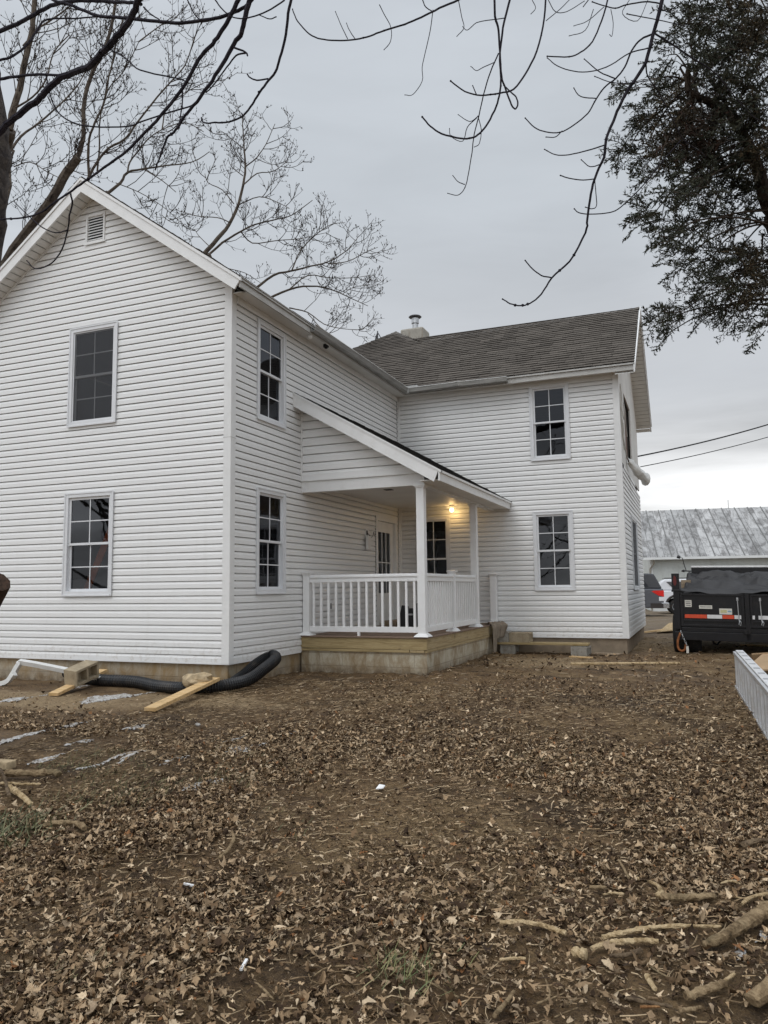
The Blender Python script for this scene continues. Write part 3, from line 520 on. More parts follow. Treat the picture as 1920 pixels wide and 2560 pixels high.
# left wing roof
ZR = 7.335
shingles((.335, -.30, ZR-SL*(.335-APX)), (0, 1, 0), (-1, 0, SL), [(0, 0), (6.3, 0), (9.0, 2.895*kS), (0, 2.895*kS)], 'roof', H, label='right slope of the left wing roof', tabw=(.3, .7))
shingles((-5.455, 9.0, ZR-SL*2.895), (0, -1, 0), (1, 0, SL), [(-4.6, 0), (9.3, 0), (9.3, 2.895*kS), (0, 2.895*kS)], 'roof', H, label='left slope of the left wing roof', tabw=(.3, .7))
mb = MB(); mb.slab([(.33, -.29, ZR-SL*2.89-.01), (.33, 6.2, ZR-SL*2.89-.01), (APX, 9.0, ZR-.01), (APX, -.29, ZR-.01)], .03); mb.slab([(APX, -.29, ZR-.011), (APX, 9, ZR-.011), (-5.45, 13.6, ZR-SL*2.89-.011), (-5.45, -.29, ZR-SL*2.89-.011)], .03); mb.build('roof_deck', 'fascia_grey', H)
# rake boards (fascia) of the left gable, with a thin drip edge
def rake(F, pts_, h_, n0, n1_, name='fascia', mat='white_trim', parent=H, cut=0):
    mb = MB(); lastp = pts_[-1]
    for (a, za), (b, zb_) in zip(pts_[:-1], pts_[1:]):
        c_ = cut if (b, zb_) == lastp else 0; b2 = b-c_; zc_ = zb_-(zb_-za)/(b-a)*c_-h_
        mb.add([F.p(a, n1_, za), F.p(b, n1_, zb_), F.p(b2, n1_, zc_), F.p(a, n1_, za-h_), F.p(a, n0, za), F.p(b, n0, zb_), F.p(b2, n0, zc_), F.p(a, n0, za-h_)], [(0, 1, 2, 3), (4, 7, 6, 5), (0, 4, 5, 1), (3, 2, 6, 7), (0, 3, 7, 4), (1, 5, 6, 2)])
    return mb.build(name, mat, parent)
T0 = ZR-.03
rake(FA, [(-5.45, T0-SL*2.89), (APX, T0), (.325, T0-SL*2.885)], .20, .26, .285, cut=.095); rake(FA, [(-5.47, T0+.028-SL*2.91), (APX, T0+.028), (.34, T0+.028-SL*2.9)], .05, .275, .300, 'drip_edge')
# raked soffit, ribbed boards
def raked_soffit(F, pts_, n0, n1_, name='soffit', w_=.125):
    mb = MB()
    for (a, za), (b, zb_) in zip(pts_[:-1], pts_[1:]):
        L_ = math.hypot(b-a, zb_-za); n_ = int(L_/w_)
        for i in range(n_):
            s, t = i/n_, (i+1)/n_; e = .012/L_
            for (s0, s1, dz) in ((s, t-e, 0), (t-e, t, .012)):
                mb.add([F.p(a+(b-a)*s0, n1_, za+(zb_-za)*s0+dz), F.p(a+(b-a)*s1, n1_, za+(zb_-za)*s1+dz), F.p(a+(b-a)*s1, n0, za+(zb_-za)*s1+dz), F.p(a+(b-a)*s0, n0, za+(zb_-za)*s0+dz)], [(0, 1, 2, 3)])
    return mb.build(name, 'soffit_vinyl', H)
raked_soffit(FA, [(-5.45, rl(-5.45)), (APX, ZS), (.31, rl(.31))], -.03, .262)
mb = MB()    # J strip where the siding meets the soffit
for a, b in ((-5.1, APX), (APX, .0)): mb.bar(FA.p(a, .018, rl(a)-.012), FA.p(b, .018, rl(b)-.012), .02, .026)
mb.build('trim_strip', 'white_trim', H)
# eaves: boxed soffit and fascia of the side wall and the right wing
mb = MB(); mb.box((-.02, .0, 5.165), (.30, 6.2, 5.18)); mb.box((-.02, 6.2001, 5.1652), (5.0, YR+.02, 5.1802)); mb.build('soffit', 'soffit_vinyl', H)
mb = MB(); mb.box((.285, -.26, 5.125), (.31, 6.20, 5.26)); mb.box((.311, 6.19, 5.125), (5.02, 6.215, 5.262)); mb.box((.315, -.30, 5.248), (.342, 6.18, 5.262)); mb.box((2.6, 6.165, 5.25), (5.03, 6.189, 5.262)); mb.build('fascia', 'fascia_grey', H, label='grey eave boards')
mb = MB(); mb.box((.0225, .1, 5.06), (.04, 6.45, 5.164)); mb.box((.05, YR-.04, 5.06), (XR-.1, YR-.0225, 5.164)); mb.build('frieze', 'white_trim', H)
# right gable rake: soffit, fascia
raked_soffit(FD, [(6.2, rr_(6.2)), (RY, rr_(RY)), (12.3, rr_(12.3))], -.02, .335)
rake(FD, [(6.16, 5.245), (RY, 7.40), (12.34, 5.23)], .17, .335, .36); rake(FD, [(6.13, 5.262), (RY, 7.44), (12.37, 5.25)], .04, .355, .375, 'drip_edge')
# gutter: half-open trough on two eaves, with a bent lip
def gutter(pts_, nrm, name, mat='gutter_metal'):
    prof = [(0, .10), (0, .02), (.015, .0), (.075, .0), (.09, .02), (.10, .105), (.092, .105), (.083, .025), (.07, .008), (.02, .008), (.008, .02), (.008, .10)]
    mb = MB(); vs = []
    for p, wob in pts_:
        for d_, z_ in prof: vs.append(Vector(p)+Vector(nrm)*(d_+(wob if d_ > .05 else 0))+Vector((0, 0, z_+wob*.4)))
    k = len(prof); fs = [(i*k+j, i*k+(j+1) % k, (i+1)*k+(j+1) % k, (i+1)*k+j) for i in range(len(pts_)-1) for j in range(k)]
    fs += [tuple(range(k)), tuple(range((len(pts_)-1)*k+k-1, (len(pts_)-1)*k-1, -1))]
    return mb.add(vs, fs).build(name, mat, H)
ga = gutter([((.312, y, 5.145), .004*math.sin(y*3)) for y in (1.8, 2.6, 3.4, 4.2, 5.0, 5.7, 6.07)], (1, 0, 0), 'gutter')
gb = gutter([((x, 6.188, 5.145), w_) for x, w_ in ((.40, 0), (.8, .0), (1.1, .003), (1.4, .006), (1.52, .022), (1.62, .004), (2.1, .0), (2.55, -.004))], (0, -1, 0), 'gutter')
MB().tube([(.412, y, 5.252) for y in (1.8, 3, 4, 5, 6.08)], .007, 6).build('gutter_lip', 'gutter_lip', ga); MB().tube([(x, 6.088-w_, 5.252+w_*.4) for x, w_ in ((.40, 0), (1.1, .003), (1.4, .006), (1.52, .022), (1.62, .004), (2.1, .0), (2.55, -.004))], .007, 6).build('gutter_lip', 'gutter_lip', gb)
MB().box((.31, 6.08, 5.14), (.425, 6.19, 5.26)).box((.36, 6.10, 5.262), (.62, 6.30, 5.30)).build('gutter_corner', 'lead_flash', ga, bevel=.006)
# camera-like dome under the eave and round vent cap at the gutter's end
mb = MB(); mb.ball((.25, 1.9, 5.10), .045, (1, 1, 1), 10); mb.build('gutter_outlet', 'white_trim', ga, smooth=True)
mb = MB(); mb.tube([(.22, 2.55, 5.165), (.22, 2.55, 5.12)], [.05, .05], 12); mb.ball((.22, 2.55, 5.115), .035, (1, 1, .8), 10); mb.build('eave_camera', 'black_plastic', H, label='small dark dome under the eave')
# chimney, flue, vent tripod
mb = MB(); c = Vector((-1.02, 10.9, 0)); 
ch_ = MB().box((-1.40, 10.45, 6.6), (-.72, 11.05, 8.20)).build('chimney', 'chimney_cement', H, bevel=.05)
mb = MB(); fx, fy = -1.05, 10.75; mb.tube([(fx, fy, 8.18), (fx, fy, 8.36)], .085, 16); mb.tube([(fx, fy, 8.36), (fx, fy, 8.39), (fx, fy, 8.40)], [.085, .085, .04], 16); mb.tube([(fx, fy, 8.41), (fx, fy, 8.56)], .105, 16)
for k in range(4): an = k*math.pi/2+.4; mb.box((fx+.08*math.cos(an)-.006, fy+.08*math.sin(an)-.006, 8.36), (fx+.08*math.cos(an)+.006, fy+.08*math.sin(an)+.006, 8.62))
mb.build('flue_pipe', 'galvanised', ch_, smooth=False); MB().tube([(fx, fy, 8.575), (fx, fy, 8.60), (fx, fy, 8.625), (fx, fy, 8.635)], [.15, .185, .16, .02], 20).build('flue_cap', 'flue_cap', ch_)
mb = MB(); tp = dep(944, 833, 21.0); 
for k in range(3):
    an = k*2.09+.3; q = [tp+Vector((0, 0, .02)), tp+Vector((math.cos(an)*.05, math.sin(an)*.05, -.06)), tp+Vector((math.cos(an)*.11, math.sin(an)*.11, -.2)), tp+Vector((math.cos(an)*.13, math.sin(an)*.13, -.6))]; mb.tube(q, .014, 6)
mb.tube([tp+Vector((0, 0, .06)), tp-Vector((0, 0, .6))], .018, 6); mb.build('aerial_mast', 'flue_cap', H)

# ================================================================ PORCH (part of the house)
PY, PX, DZ = 2.043, 2.13, .25
XE = 2.45
def proof(x): return 4.175-.583*x
mb = MB(); mb.box((.0, PY+.03, -.75), (PX-.01, PY+.2, .02)); mb.box((PX-.21, PY+.21, -.75), (PX-.011, YR-.35, .0199)); mb.build('porch_foundation', 'porch_block', H, label='pale block footing under the porch')
mb = MB(); mb.box((.0, PY+.006, .055), (PX+.0, PY+.045, .225)); mb.box((.0, PY+.0, .012), (PX-.28, PY+.04, .05)); a_ = mb.build('rim_board', 'treated_lumber', H, bevel=.003)
mb = MB(); mb.box((PX-.038, PY+.046, .055), (PX+.0, YR-.4, .225)); mb.box((PX-.038, PY+.02, .012), (PX+.004, YR-.4, .0501)); mb.box((PX-.27, PY-.001, .012), (PX-.04, PY+.04, .0502)); mb.build('rim_board', 'treated_lumber_y', H, bevel=.003)
mb = MB()
for k in range(10): mb.box((.01, PY-.02+k*.142 if k else PY-.02, .227), (PX+.025, PY-.02+k*.142+.137, DZ))
for k in range(10, 32):
    y = PY-.02+k*.142
    if y+.137 < YR-.02: mb.box((.01, y, .227), (PX+.025, y+.137, DZ))
mb.build('porch_deck', 'composite_deck', H, bevel=.003)
# beam, ceiling, gable infill
mb = MB(); mb.box((.0, PY+.02, 2.555), (PX+.0, PY+.14, 2.735)); mb.box((PX-.13, PY+.1401, 2.556), (PX+.001, YR-.03, 2.7351)); mb.build('porch_beam', 'white_trim', H, bevel=.003)
mb = MB(); mb.box((.02, PY+.141, 2.70), (PX-.131, YR-.03, 2.72)); mb.build('porch_ceiling', 'soffit_vinyl', H)
FP = Fr((0, PY+.02, 0), (1, 0, 0), (0, -1, 0))
siding(FP, .035, lambda z: min(PX, (4.02-z)/.583), 2.765, 4.0, ch=.139).build('porch_gable', 'vinyl_siding', H, label='wedge of white boards above the porch beam')
mb = MB(); mb.lb(FP, .0, PX, -.0, .03, 2.7355, 2.765); mb.lb(FP, .0, .035, -.0, .03, 2.7655, 4.02); mb.box((.03, PY-.02, 2.2), (.045, PY+.02, 2.2)); mb.build('trim_strip', 'white_trim', H)
# porch roof
mb = MB(); th = .05; 
def pr(x, y, d): return (x, y, proof(x)-d)
for d0, d1, y0_, y1_ in ((.02, .06, 1.79, YR-.02),):
    mb.add([pr(-.0, y0_, d0), pr(XE, y0_, d0), pr(XE, y1_, d0), pr(0, y1_, d0), pr(0, y0_, d1), pr(XE, y0_, d1), pr(XE, y1_, d1), pr(0, y1_, d1)], [(0, 1, 2, 3), (7, 6, 5, 4), (0, 4, 5, 1), (1, 5, 6, 2), (2, 6, 7, 3), (3, 7, 4, 0)])
mb.build('roof_deck', 'fascia_grey', H)
pk = math.sqrt(1+.583**2)
shingles((XE+.045, 1.765, proof(XE+.045)-.012), (0, 1, 0), (-1, 0, .583), [(0, 0), (YR-1.79, 0), (YR-1.79, (XE+.04)*pk), (0, (XE+.04)*pk)], 'porch_roof', H, base=(.075, .07, .066), label='dark shingles of the lean-to porch roof')
F2 = Fr((0, 1.79, 0), (1, 0, 0), (0, -1, 0))
rake(F2, [(.0, proof(.0)-.035), (XE, proof(XE)-.035)], .20, -.01, .022, 'fascia', cut=.07)
rake(F2, [(-.015, proof(-.015)-.004), (XE+.05, proof(XE+.05)-.004)], .034, -.02, .034, 'drip_edge')
FG = Fr((XE, 0, 0), (0, 1, 0), (1, 0, 0)); ez = proof(XE)-.03; mb = MB(); mb.lb(FG, 1.769, 3.9, .0, .022, ez-.155, ez); mb.lb(FG, 3.9, YR-.02, .0, .018, ez-.150, ez); mb.lb(FG, 1.766, YR-.02, .0221, .05, ez-.034, ez+.004); mb.build('fascia', 'white_trim', H)
mb = MB()   # flat soffit beyond the beam, raked soffit under the front overhang
mb.box((PX+.003, 1.82, ez-.135), (XE-.002, YR-.02, ez-.125)); mb.add([pr(0, 1.80, .20), pr(PX, 1.80, .20), pr(PX, PY+.02, .20), pr(0, PY+.02, .20)], [(0, 1, 2, 3)]); mb.build('soffit', 'soffit_vinyl', H)
MB().box((.0, PY+.16, 2.735), (.01, YR-.03, 4.0)).build('flashing', 'white_trim', H)
# posts
def post(x, y, top, cap_=True, w_=.062, label=None, zb=DZ):
    mb = MB().box((x-w_, y-w_, zb), (x+w_, y+w_, top)); p = mb.build('porch_post', 'porch_white', H, bevel=.004, label=label)
    b = MB(); k = [(w_+.052, 0), (w_+.046, .012), (w_+.02, .038), (w_+.006, .05)]
    vs = [];
    for d, z_ in k: vs += [(x-d, y-d, zb+z_), (x+d, y-d, zb+z_), (x+d, y+d, zb+z_), (x-d, y+d, zb+z_)]
    fs = [(4*i+j, 4*i+(j+1) % 4, 4*i+4+(j+1) % 4, 4*i+4+j) for i in range(3) for j in range(4)]+[(12, 13, 14, 15)]
    b.add(vs, fs).build('post_base', 'porch_white', p)
    c = MB()
    if cap_: c.box((x-w_-.016, y-w_-.016, top-.035), (x+w_+.016, y+w_+.016, top-.015)); c.box((x-w_-.028, y-w_-.028, top-.0149), (x+w_+.028, y+w_+.028, top+.004))
    else:
        z_ = top; vs = [];
        for d, dz in ((w_+.006, -.03), (w_+.012, -.012), (w_+.03, .005), (w_+.032, .016), (.01, .032)): vs += [(x-d, y-d, z_+dz), (x+d, y-d, z_+dz), (x+d, y+d, z_+dz), (x-d, y+d, z_+dz)]
        c.add(vs, [(4*i+j, 4*i+(j+1) % 4, 4*i+4+(j+1) % 4, 4*i+4+j) for i in range(4) for j in range(4)]+[(16, 17, 18, 19)])
    c.build('post_cap', 'porch_white', p); return p
px_ = PX-.075; post(px_, PY+.07, 2.555, label='tall square corner post'); post(px_, 5.12, 2.556, label='tall square rear post'); post(.085, PY+.07, 1.235, False, .055, label='short railing post at the wall'); post(px_, 3.66, 1.255, False, .05, label='short middle railing post'); post(px_+.04, 6.38, 1.235, False, .062, label='lone short post at the top of the steps')
def railing(p, q, n_, inset, label, foot=None):
    p = Vector(p); q = Vector(q); t = (q-p).normalized(); s_ = Vector((-t.y, t.x, 0)); mb = MB()
    mb.bar(p+Vector((0, 0, 1.125)), q+Vector((0, 0, 1.125)), .05, .07); mb.bar(p+Vector((0, 0, 1.1735)), q+Vector((0, 0, 1.1735)), .085, .026); mb.bar(p+Vector((0, 0, 1.198)), q+Vector((0, 0, 1.198)), .055, .022); mb.bar(p+Vector((0, 0, .352)), q+Vector((0, 0, .352)), .05, .085)
    r_ = mb.build('railing', 'porch_white', H, bevel=.003, label=label); L_ = (q-p).length
    for k in range(n_):
        c_ = p+t*(L_*(k+.5)/n_); b = MB(); b.bar(c_+Vector((0, 0, .39)), c_+Vector((0, 0, 1.095)), .036, .036, s_); b.build('baluster', 'porch_white', r_, bevel=.002)
    if foot: b = MB(); c_ = p+t*(L_*foot); b.bar(c_+Vector((0, 0, .25)), c_+Vector((0, 0, .31)), .04, .04, s_); b.build('rail_foot', 'porch_white', r_)
railing((.14, PY+.07, 0), (px_-.062, PY+.07, 0), 14, 0, 'front porch railing', .46); railing((px_, PY+.132, 0), (px_, 3.61, 0), 12, 0, 'side railing near the corner post'); railing((px_, 3.71, 0), (px_, 5.058, 0), 11, 0, 'side railing near the rear post')
# door
a, b, c, d = door; mb = MB(); mb.lb(FB, a-.09, a, -.10, .03, c-.02, d+.09); mb.lb(FB, b, b+.09, -.10, .03, c-.02, d+.09); mb.lb(FB, a, b, -.10, .0298, d, d+.09); mb.lb(FB, a-.10, a-.085, .02, .034, c-.02, d+.10); mb.lb(FB, a, b, -.10, .02, c-.02, c+.02)
fr_ = mb.build('door_frame', 'white_trim', H, bevel=.003)
mb = MB(); ga_, gb_, gc_, gd_ = a+.16, b-.16, c+.62, d-.22
mb.lb(FB, a+.005, ga_, -.075, -.035, c+.022, d-.004); mb.lb(FB, gb_, b-.005, -.075, -.035, c+.022, d-.004); mb.lb(FB, ga_, gb_, -.075, -.0352, c+.022, gc_); mb.lb(FB, ga_, gb_, -.075, -.0352, gd_, d-.004)
for u in ((ga_*2+gb_)/3, (ga_+2*gb_)/3): mb.lb(FB, u-.01, u+.01, -.065, -.04, gc_, gd_)
mb.lb(FB, ga_, gb_, -.064, -.041, (gc_+gd_)/2-.012, (gc_+gd_)/2+.012)
dr = mb.build('door', 'white_trim', H, bevel=.003); MB().add([FB.p(ga_, -.055, gc_), FB.p(gb_, -.055, gc_), FB.p(gb_, -.055, gd_), FB.p(ga_, -.055, gd_)], [(0, 1, 2, 3)]).build('door_glass', 'window_glass', dr)
mb = MB(); q = FB.p(b-.07, 0, 1.25); mb.ball((q.x-.01, q.y, q.z), .028, (1, 1, 1), 10); mb.tube([(q.x-.04, q.y, q.z), (q.x-.01, q.y, q.z)], .012, 8); mb.build('door_knob', 'galvanised', dr, smooth=True)
# electrical bits beside the door: open box with a dangling fitting, outlet
MB().lb(FB, 4.63, 4.75, .01, .03, 1.98, 2.14).build('fixture_box', 'white_trim', H); q = MB().lb(FB, 4.66, 4.72, .031, .034, 2.02, 2.11); q.build('fixture_opening', 'black_gap', H)
mb = MB().lb(FB, 4.58, 4.74, .05, .10, 1.74, 2.0); f_ = mb.build('hanging_fixture', 'white_trim', H, bevel=.01); MB().tube([FB.p(4.70, .04, 2.06), FB.p(4.82, .07, 1.98), FB.p(4.92, .06, 2.02), FB.p(4.98, .05, 2.10), FB.p(5.02, .05, 2.02)], .006, 6).build('wire', 'flue_cap', f_)
MB().lb(FB, 3.03, 3.10, .02, .04, .62, .76).build('outlet_cover', 'white_trim', H); MB().lb(FB, 3.045, 3.085, .0405, .043, .64, .74).build('outlet', 'black_gap', H)
mb = MB(); mb.box((.95, 3.3, 2.693), (1.09, 3.44, 2.699)); mb.build('ceiling_box', 'black_gap', H)
# porch lamp
lx, ly, lz = 1.27, 6.30, 2.66
mb = MB(); mb.tube([(lx, ly, 2.70), (lx, ly, 2.672)], .055, 14); mb.tube([(lx, ly, 2.672), (lx, ly, 2.635)], [.03, .024], 12)
mb.tube([(lx-.03, ly, 2.67), (lx-.10, ly, 2.66), (lx-.16, ly+.03, 2.665), (lx-.19, ly+.06, 2.70)], .008, 6); lp = mb.build('porch_lamp', 'porch_white', H)
m = NT('bulb_glow'); m.b.inputs['Emission Color'].default_value = (1, .72, .32, 1); m.b.inputs['Emission Strength'].default_value = 16; MB().ball((lx, ly, 2.60), .042, (1, 1, 1.05), 14).build('bulb', 'bulb_glow', lp, smooth=True)
pl_ = bpy.data.lights.new('porch_bulb_light', 'POINT'); pl_.energy = 1.9; pl_.color = (1, .58, .20); pl_.shadow_soft_size = .045; po = bpy.data.objects.new('porch_bulb_light', pl_); COL.objects.link(po); po.location = (lx, ly-.03, 2.545)

# ================================================================ THINGS BY THE HOUSE
def chain(pts_, n_=6):       # smooth curve through points (Catmull-Rom)
    P = [Vector(p) for p in pts_]; P = [P[0]*2-P[1]]+P+[P[-1]*2-P[-2]]; out_ = []
    for i in range(1, len(P)-2):
        for k in range(n_):
            t = k/n_; a, b, c, d = P[i-1:i+3]; out_.append(.5*((2*b)+(c-a)*t+(2*a-5*b+4*c-d)*t*t+(3*b-a-3*c+d)*t**3))
    out_.append(P[-2]); return out_
def gl_(x, y, h=0): return Vector((x, y, gzf(x, y)+h))
# white downspout running from the left, over the corner of the concrete block
dpts = [dep(-30, 1714, 10.9), dep(14, 1706, 10.8), dep(30, 1690, 10.8), dep(48, 1660, 10.8), dep(60, 1656, 10.8), dep(170, 1677, 10.6), dep(260, 1698, 10.45)]
mb = MB(); mb.tube(chain(dpts, 3), .045, 4, jit=0); mb.tube([dep(30, 1692, 10.72), dep(36, 1684, 10.71)], .052, 4); tag(mb.build('downspout', 'gutter_lip', bevel=.008), 'bent white downspout pipe lying along the grey block footing', 'downspout')
# corrugated drain pipe with a loop at the corner
cp = [gl_(-2.72, -.12, .13), gl_(-2.35, -.20, .09), gl_(-1.8, -.42, .08), gl_(-1.2, -.45, .09), gl_(-.7, -.55, .07), gl_(-.2, -.62, .07), gl_(.2, -.45, .08), gl_(.40, -.15, .13), gl_(.50, .12, .26), gl_(.52, .36, .37), gl_(.40, .46, .40), gl_(.27, .32, .31), gl_(.17, .12, .16), gl_(.12, -.06, .08)]
path = chain(cp, 26); cum = 0; rad = []; 
for i, p in enumerate(path): rad.append(.072+(.008 if (i % 2) else -.006))
mb = MB(); mb.tube(path, rad, 14); dpipe = mb.build('drain_pipe', 'corrugated_plastic', smooth=False); tag(dpipe, 'black corrugated drain pipe curling into a loop at the house corner', 'drain pipe')
def cmu(loc, rz, tilt=0, roll=0, name='concrete_block', label='', group=None, mat='mortar_cement', dims=(.40, .20, .20), cores='side'):
    """hollow block: long axis x, cores open along y"""
    lx_, ly_, lz_ = dims; mb = MB(); t = .032; 
    mb.box((0, 0, 0), (lx_, ly_, t)); mb.box((0, 0, lz_-t), (lx_, ly_, lz_))
    for x in (0, (lx_-t)/2, lx_-t): mb.box((x, 0, t), (x+t, ly_, lz_-t))
    mb.box((t, ly_*.5, t), (lx_-t, ly_*.5+.004, lz_-t))
    o = mb.build(name, mat, bevel=.004); o.location = loc; o.rotation_euler = (roll, tilt, rz); return tag(o, label, 'concrete block', group)
b1a, b1b = gpt(133, 1742, .03), dep(258, 1676, 10.75)
mb = MB(); mb.bar(b1a, b1b, .14, .04); tag(mb.build('board', 'pine_board', bevel=.003), 'short lumber offcut propped under the hollow concrete block', 'board')
cmu(dep(193, 1718, 10.0), R(91), R(-13), R(5), label='hollow concrete block resting tilted on a short board by the downspout', dims=(.42, .21, .215))
b2a, b2b = gpt(945, 1350), 0
p0, p1_ = gpt(374, 1781, .03), dep(538, 1697, 9.75); mb = MB(); mb.bar(p0, p1_, .15, .042); tag(mb.build('board', 'pine_board', bevel=.003), 'long pale board lying across the black drain pipe with a stone on it', 'board')
mb = MB(); mb.ball((0, 0, 0), .19, (1.2, .7, .50), 12, .26); st_ = mb.build('stone', 'stone_tan', bevel=.01); st_.location = dep(488, 1702, 9.62); st_.rotation_euler = (.1, -.1, .2); tag(st_, 'tan weathered stone weighing down the pale board on the drain pipe', 'stone')
# steps at the end of the porch: blocks, plank, rag
gy_ = 6.05
def sblk(x, y, z, sx, sy, sz, label, mat, rz=0, grp=None):
    mb = MB(); t = .03; mb.box((0, 0, 0), (sx, sy, t)); mb.box((0, 0, sz-t), (sx, sy, sz)); mb.box((0, 0, t), (sx-.07, .03, sz-t)); mb.box((0, sy-.03, t), (sx-.07, sy, sz-t)); mb.box((0, .03, t), (t, sy-.03, sz-t))
    for k in range(4): mb.box((sx-.07, k*(sy-.03)/3, t), (sx, k*(sy-.03)/3+.03, sz-t))
    o = mb.build('concrete_block', mat, bevel=.004); o.location = (x, y, z); o.rotation_euler = (0, 0, rz); return tag(o, label, 'concrete block', grp)
gz0 = -.30
sblk(2.28, 6.05, gz0-.04, .30, .35, .20, 'pale concrete block carrying the step plank beside the porch', 'cement_grey'); sblk(3.66, 5.95, gz0-.04, .30, .35, .19, 'worn block carrying the far end of the step plank', 'cement_grey', R(-8))
mb = MB(); mb.box((2.22, 6.0, -.135), (3.98, 6.30, -.095)); tag(mb.build('plank', 'treated_lumber', bevel=.004), 'long weathered plank laid on two blocks as a low step', 'plank')
sblk(2.18, 6.02, -.093, .28, .4, .20, 'pale block at the left on the step plank, partly under the rag', 'cement_grey'); sblk(2.47, 6.02, -.093, .40, .36, .185, 'brown slotted block at the right on the step plank', 'mortar_cement')
mb = MB(); mb.bar(gl_(4.02, 6.25, .03), gl_(4.55, 6.1, .03), .12, .03); tag(mb.build('board', 'old_plank', bevel=.003), 'short grey board on the mud at the footing of the right wing', 'board')
mb = MB(); mb.bar(gl_(3.72, 5.6, .03), gl_(4.1, 5.35, .03), .13, .025); tag(mb.build('board', 'pine_board', bevel=.003), 'small pale offcut on the mud before the step plank', 'board')
mb = MB(); mb.bar(gl_(3.9, 4.3, .02), gl_(5.6, 4.75, .02), .09, .035); tag(mb.build('board', 'log_pale', bevel=.01), 'long thin pale lath lying in the mud before the right wing', 'board')
# rag draped over the deck edge
def sheet(fn, nu, nv, name, mat, smooth=True, thick=.006):
    vs = [fn(i/(nu-1), j/(nv-1)) for j in range(nv) for i in range(nu)]; o = MB().add(vs, [(j*nu+i, j*nu+i+1, (j+1)*nu+i+1, (j+1)*nu+i) for j in range(nv-1) for i in range(nu-1)]).build(name, mat, smooth=smooth)
    s = o.modifiers.new('thickness', 'SOLIDIFY'); s.thickness = thick; return o
def rag(s, t):    # s across, t down
    L_ = t*1.05
    hang = .50 if s < .35 else .26
    f = .022*math.sin(s*19)+.014*math.sin(s*41+2)
    if L_ < .38: return Vector((1.93+.22*s+L_*.55, 5.92+.3*s-.35*L_, .262+.016*abs(math.sin(s*13+t*6)) +(.03 if L_ > .3 else 0)))
    d_ = (L_-.38)/.67; return Vector((2.175+.27*s*(1-.35*d_)+f+.03*math.sin(min(1, d_*4)*1.5), 5.76+.27*s-.03*d_+f*.5, .27-d_*(hang+.25*max(0, .3-abs(s-.18)))))
tag(sheet(rag, 26, 26, 'rag', 'cloth_rag'), 'crumpled grey-brown rag draped over the porch edge above the steps', 'rag')
# on the porch: dark tool bag/saw, boards at the door sill
mb = MB(); mb.prism([(.9, DZ+.002), (1.22, DZ+.002), (1.12, .66), (.99, .68)], Fr((0, 4.0, 0), (1, 0, 0), (0, -1, 0)), -.06, 0); mb.box((1.0, 4.02, DZ+.002), (1.32, 4.3, .62)); mb.prism([(1.30, DZ+.002), (1.62, DZ+.002), (1.36, .52), (1.30, .6)], Fr((0, 4.1, 0), (1, 0, 0), (0, -1, 0)), -.1, 0); mb.ball((1.3, 4.05, .66), .06, (1, 1, 1.2), 8)
tb = mb.build('tool_case', 'black_plastic', bevel=.012); tag(tb, 'black tool case standing on the porch floor behind the railing', 'tool case'); MB().box((1.12, 3.995, .50), (1.2, 4.018, .53)).build('latch', 'galvanised', tb)
mb = MB(); mb.box((.06, 5.35, DZ+.002), (.30, 6.1, .34)); mb.box((.32, 5.5, DZ+.002), (.40, 6.0, .30)); tag(mb.build('door_step', 'old_plank', bevel=.004), 'low brown board step at the foot of the porch door', 'step')
def ypl(U, V, y): d = ray(U, V); return CC+d*((y-CC.y)/d.y)
# orange step ladder inside the lower gable window
sl_ = thing('step_ladder', 'orange fibreglass step ladder leaning inside the lower gable window', 'ladder', (-2.3, .6, 0)); mb = MB(); l0, l1 = ypl(212, 1488, .38), ypl(276, 1330, .38); d_ = (l1-l0).normalized(); l0 = l0-d_*.7; l1 = l1+d_*.25; mb.bar(l0, l1, .05, .10, Vector((1, .3, 0))); mb.bar(l0+Vector((.1, .5, 0)), l1+Vector((.05, .4, 0)), .05, .10, Vector((1, .3, 0))); mb.build('rail', 'orange_fibreglass', sl_)
mb = MB()
for k in range(6): t = k/6+.08; mb.bar(l0.lerp(l1, t), (l0+Vector((.1, .5, 0))).lerp(l1+Vector((.05, .4, 0)), t), .07, .03)
mb.build('tread', 'aluminium', sl_)
# power cables
def cable(a, b, sag, r, label):
    a, b = Vector(a), Vector(b); pts_ = [a.lerp(b, t/24)-Vector((0, 0, sag*4*(t/24)*(1-t/24))) for t in range(25)]
    tag(MB().tube(pts_, r, 6).build('power_cable', 'cable_black'), label, 'cable')
e1 = FD.p(11.9, .05, 4.05); e2 = FD.p(10.4, .05, 3.75)
cable(dep(1594, 1141, 20.6), dep(2330, 900, 27), .35, .019, 'thick upper service cable strung from the house end to the right'); cable(dep(1601, 1167, 19.6), dep(2330, 942, 26), .30, .011, 'thin lower wire strung from the house end to the right')
# extension ladder lying on its edge at the right
La = Vector((6.37, 1.85, 0)); Lb = Vector((6.50, -2.4, 0)); La.z = gzf(6.3, 2.)+.03; Lb.z = gzf(6.4, -2.3)+.03; H_ = .43
ld = thing('extension_ladder', 'aluminium extension ladder lying on its edge in the dead leaves at the right', 'ladder', tuple(La)); tt = (Lb-La).normalized(); sd_ = tt.cross(Vector((0, 0, 1)))
mb = MB(); mb.bar(La, Lb, .075, .028); mb.bar(La+Vector((0, 0, .02)), Lb+Vector((0, 0, .02)), .012, .05); mb.build('side_rail', 'aluminium', ld, bevel=.002)
mb = MB(); mb.bar(La+Vector((0, 0, H_)), Lb+Vector((0, 0, H_)), .012, .05); mb.bar(La+Vector((0, 0, H_+.02)), Lb+Vector((0, 0, H_+.02)), .085, .012); mb.build('side_rail', 'bright_aluminium', ld, bevel=.002)
Ln = (Lb-La).length; k = 0
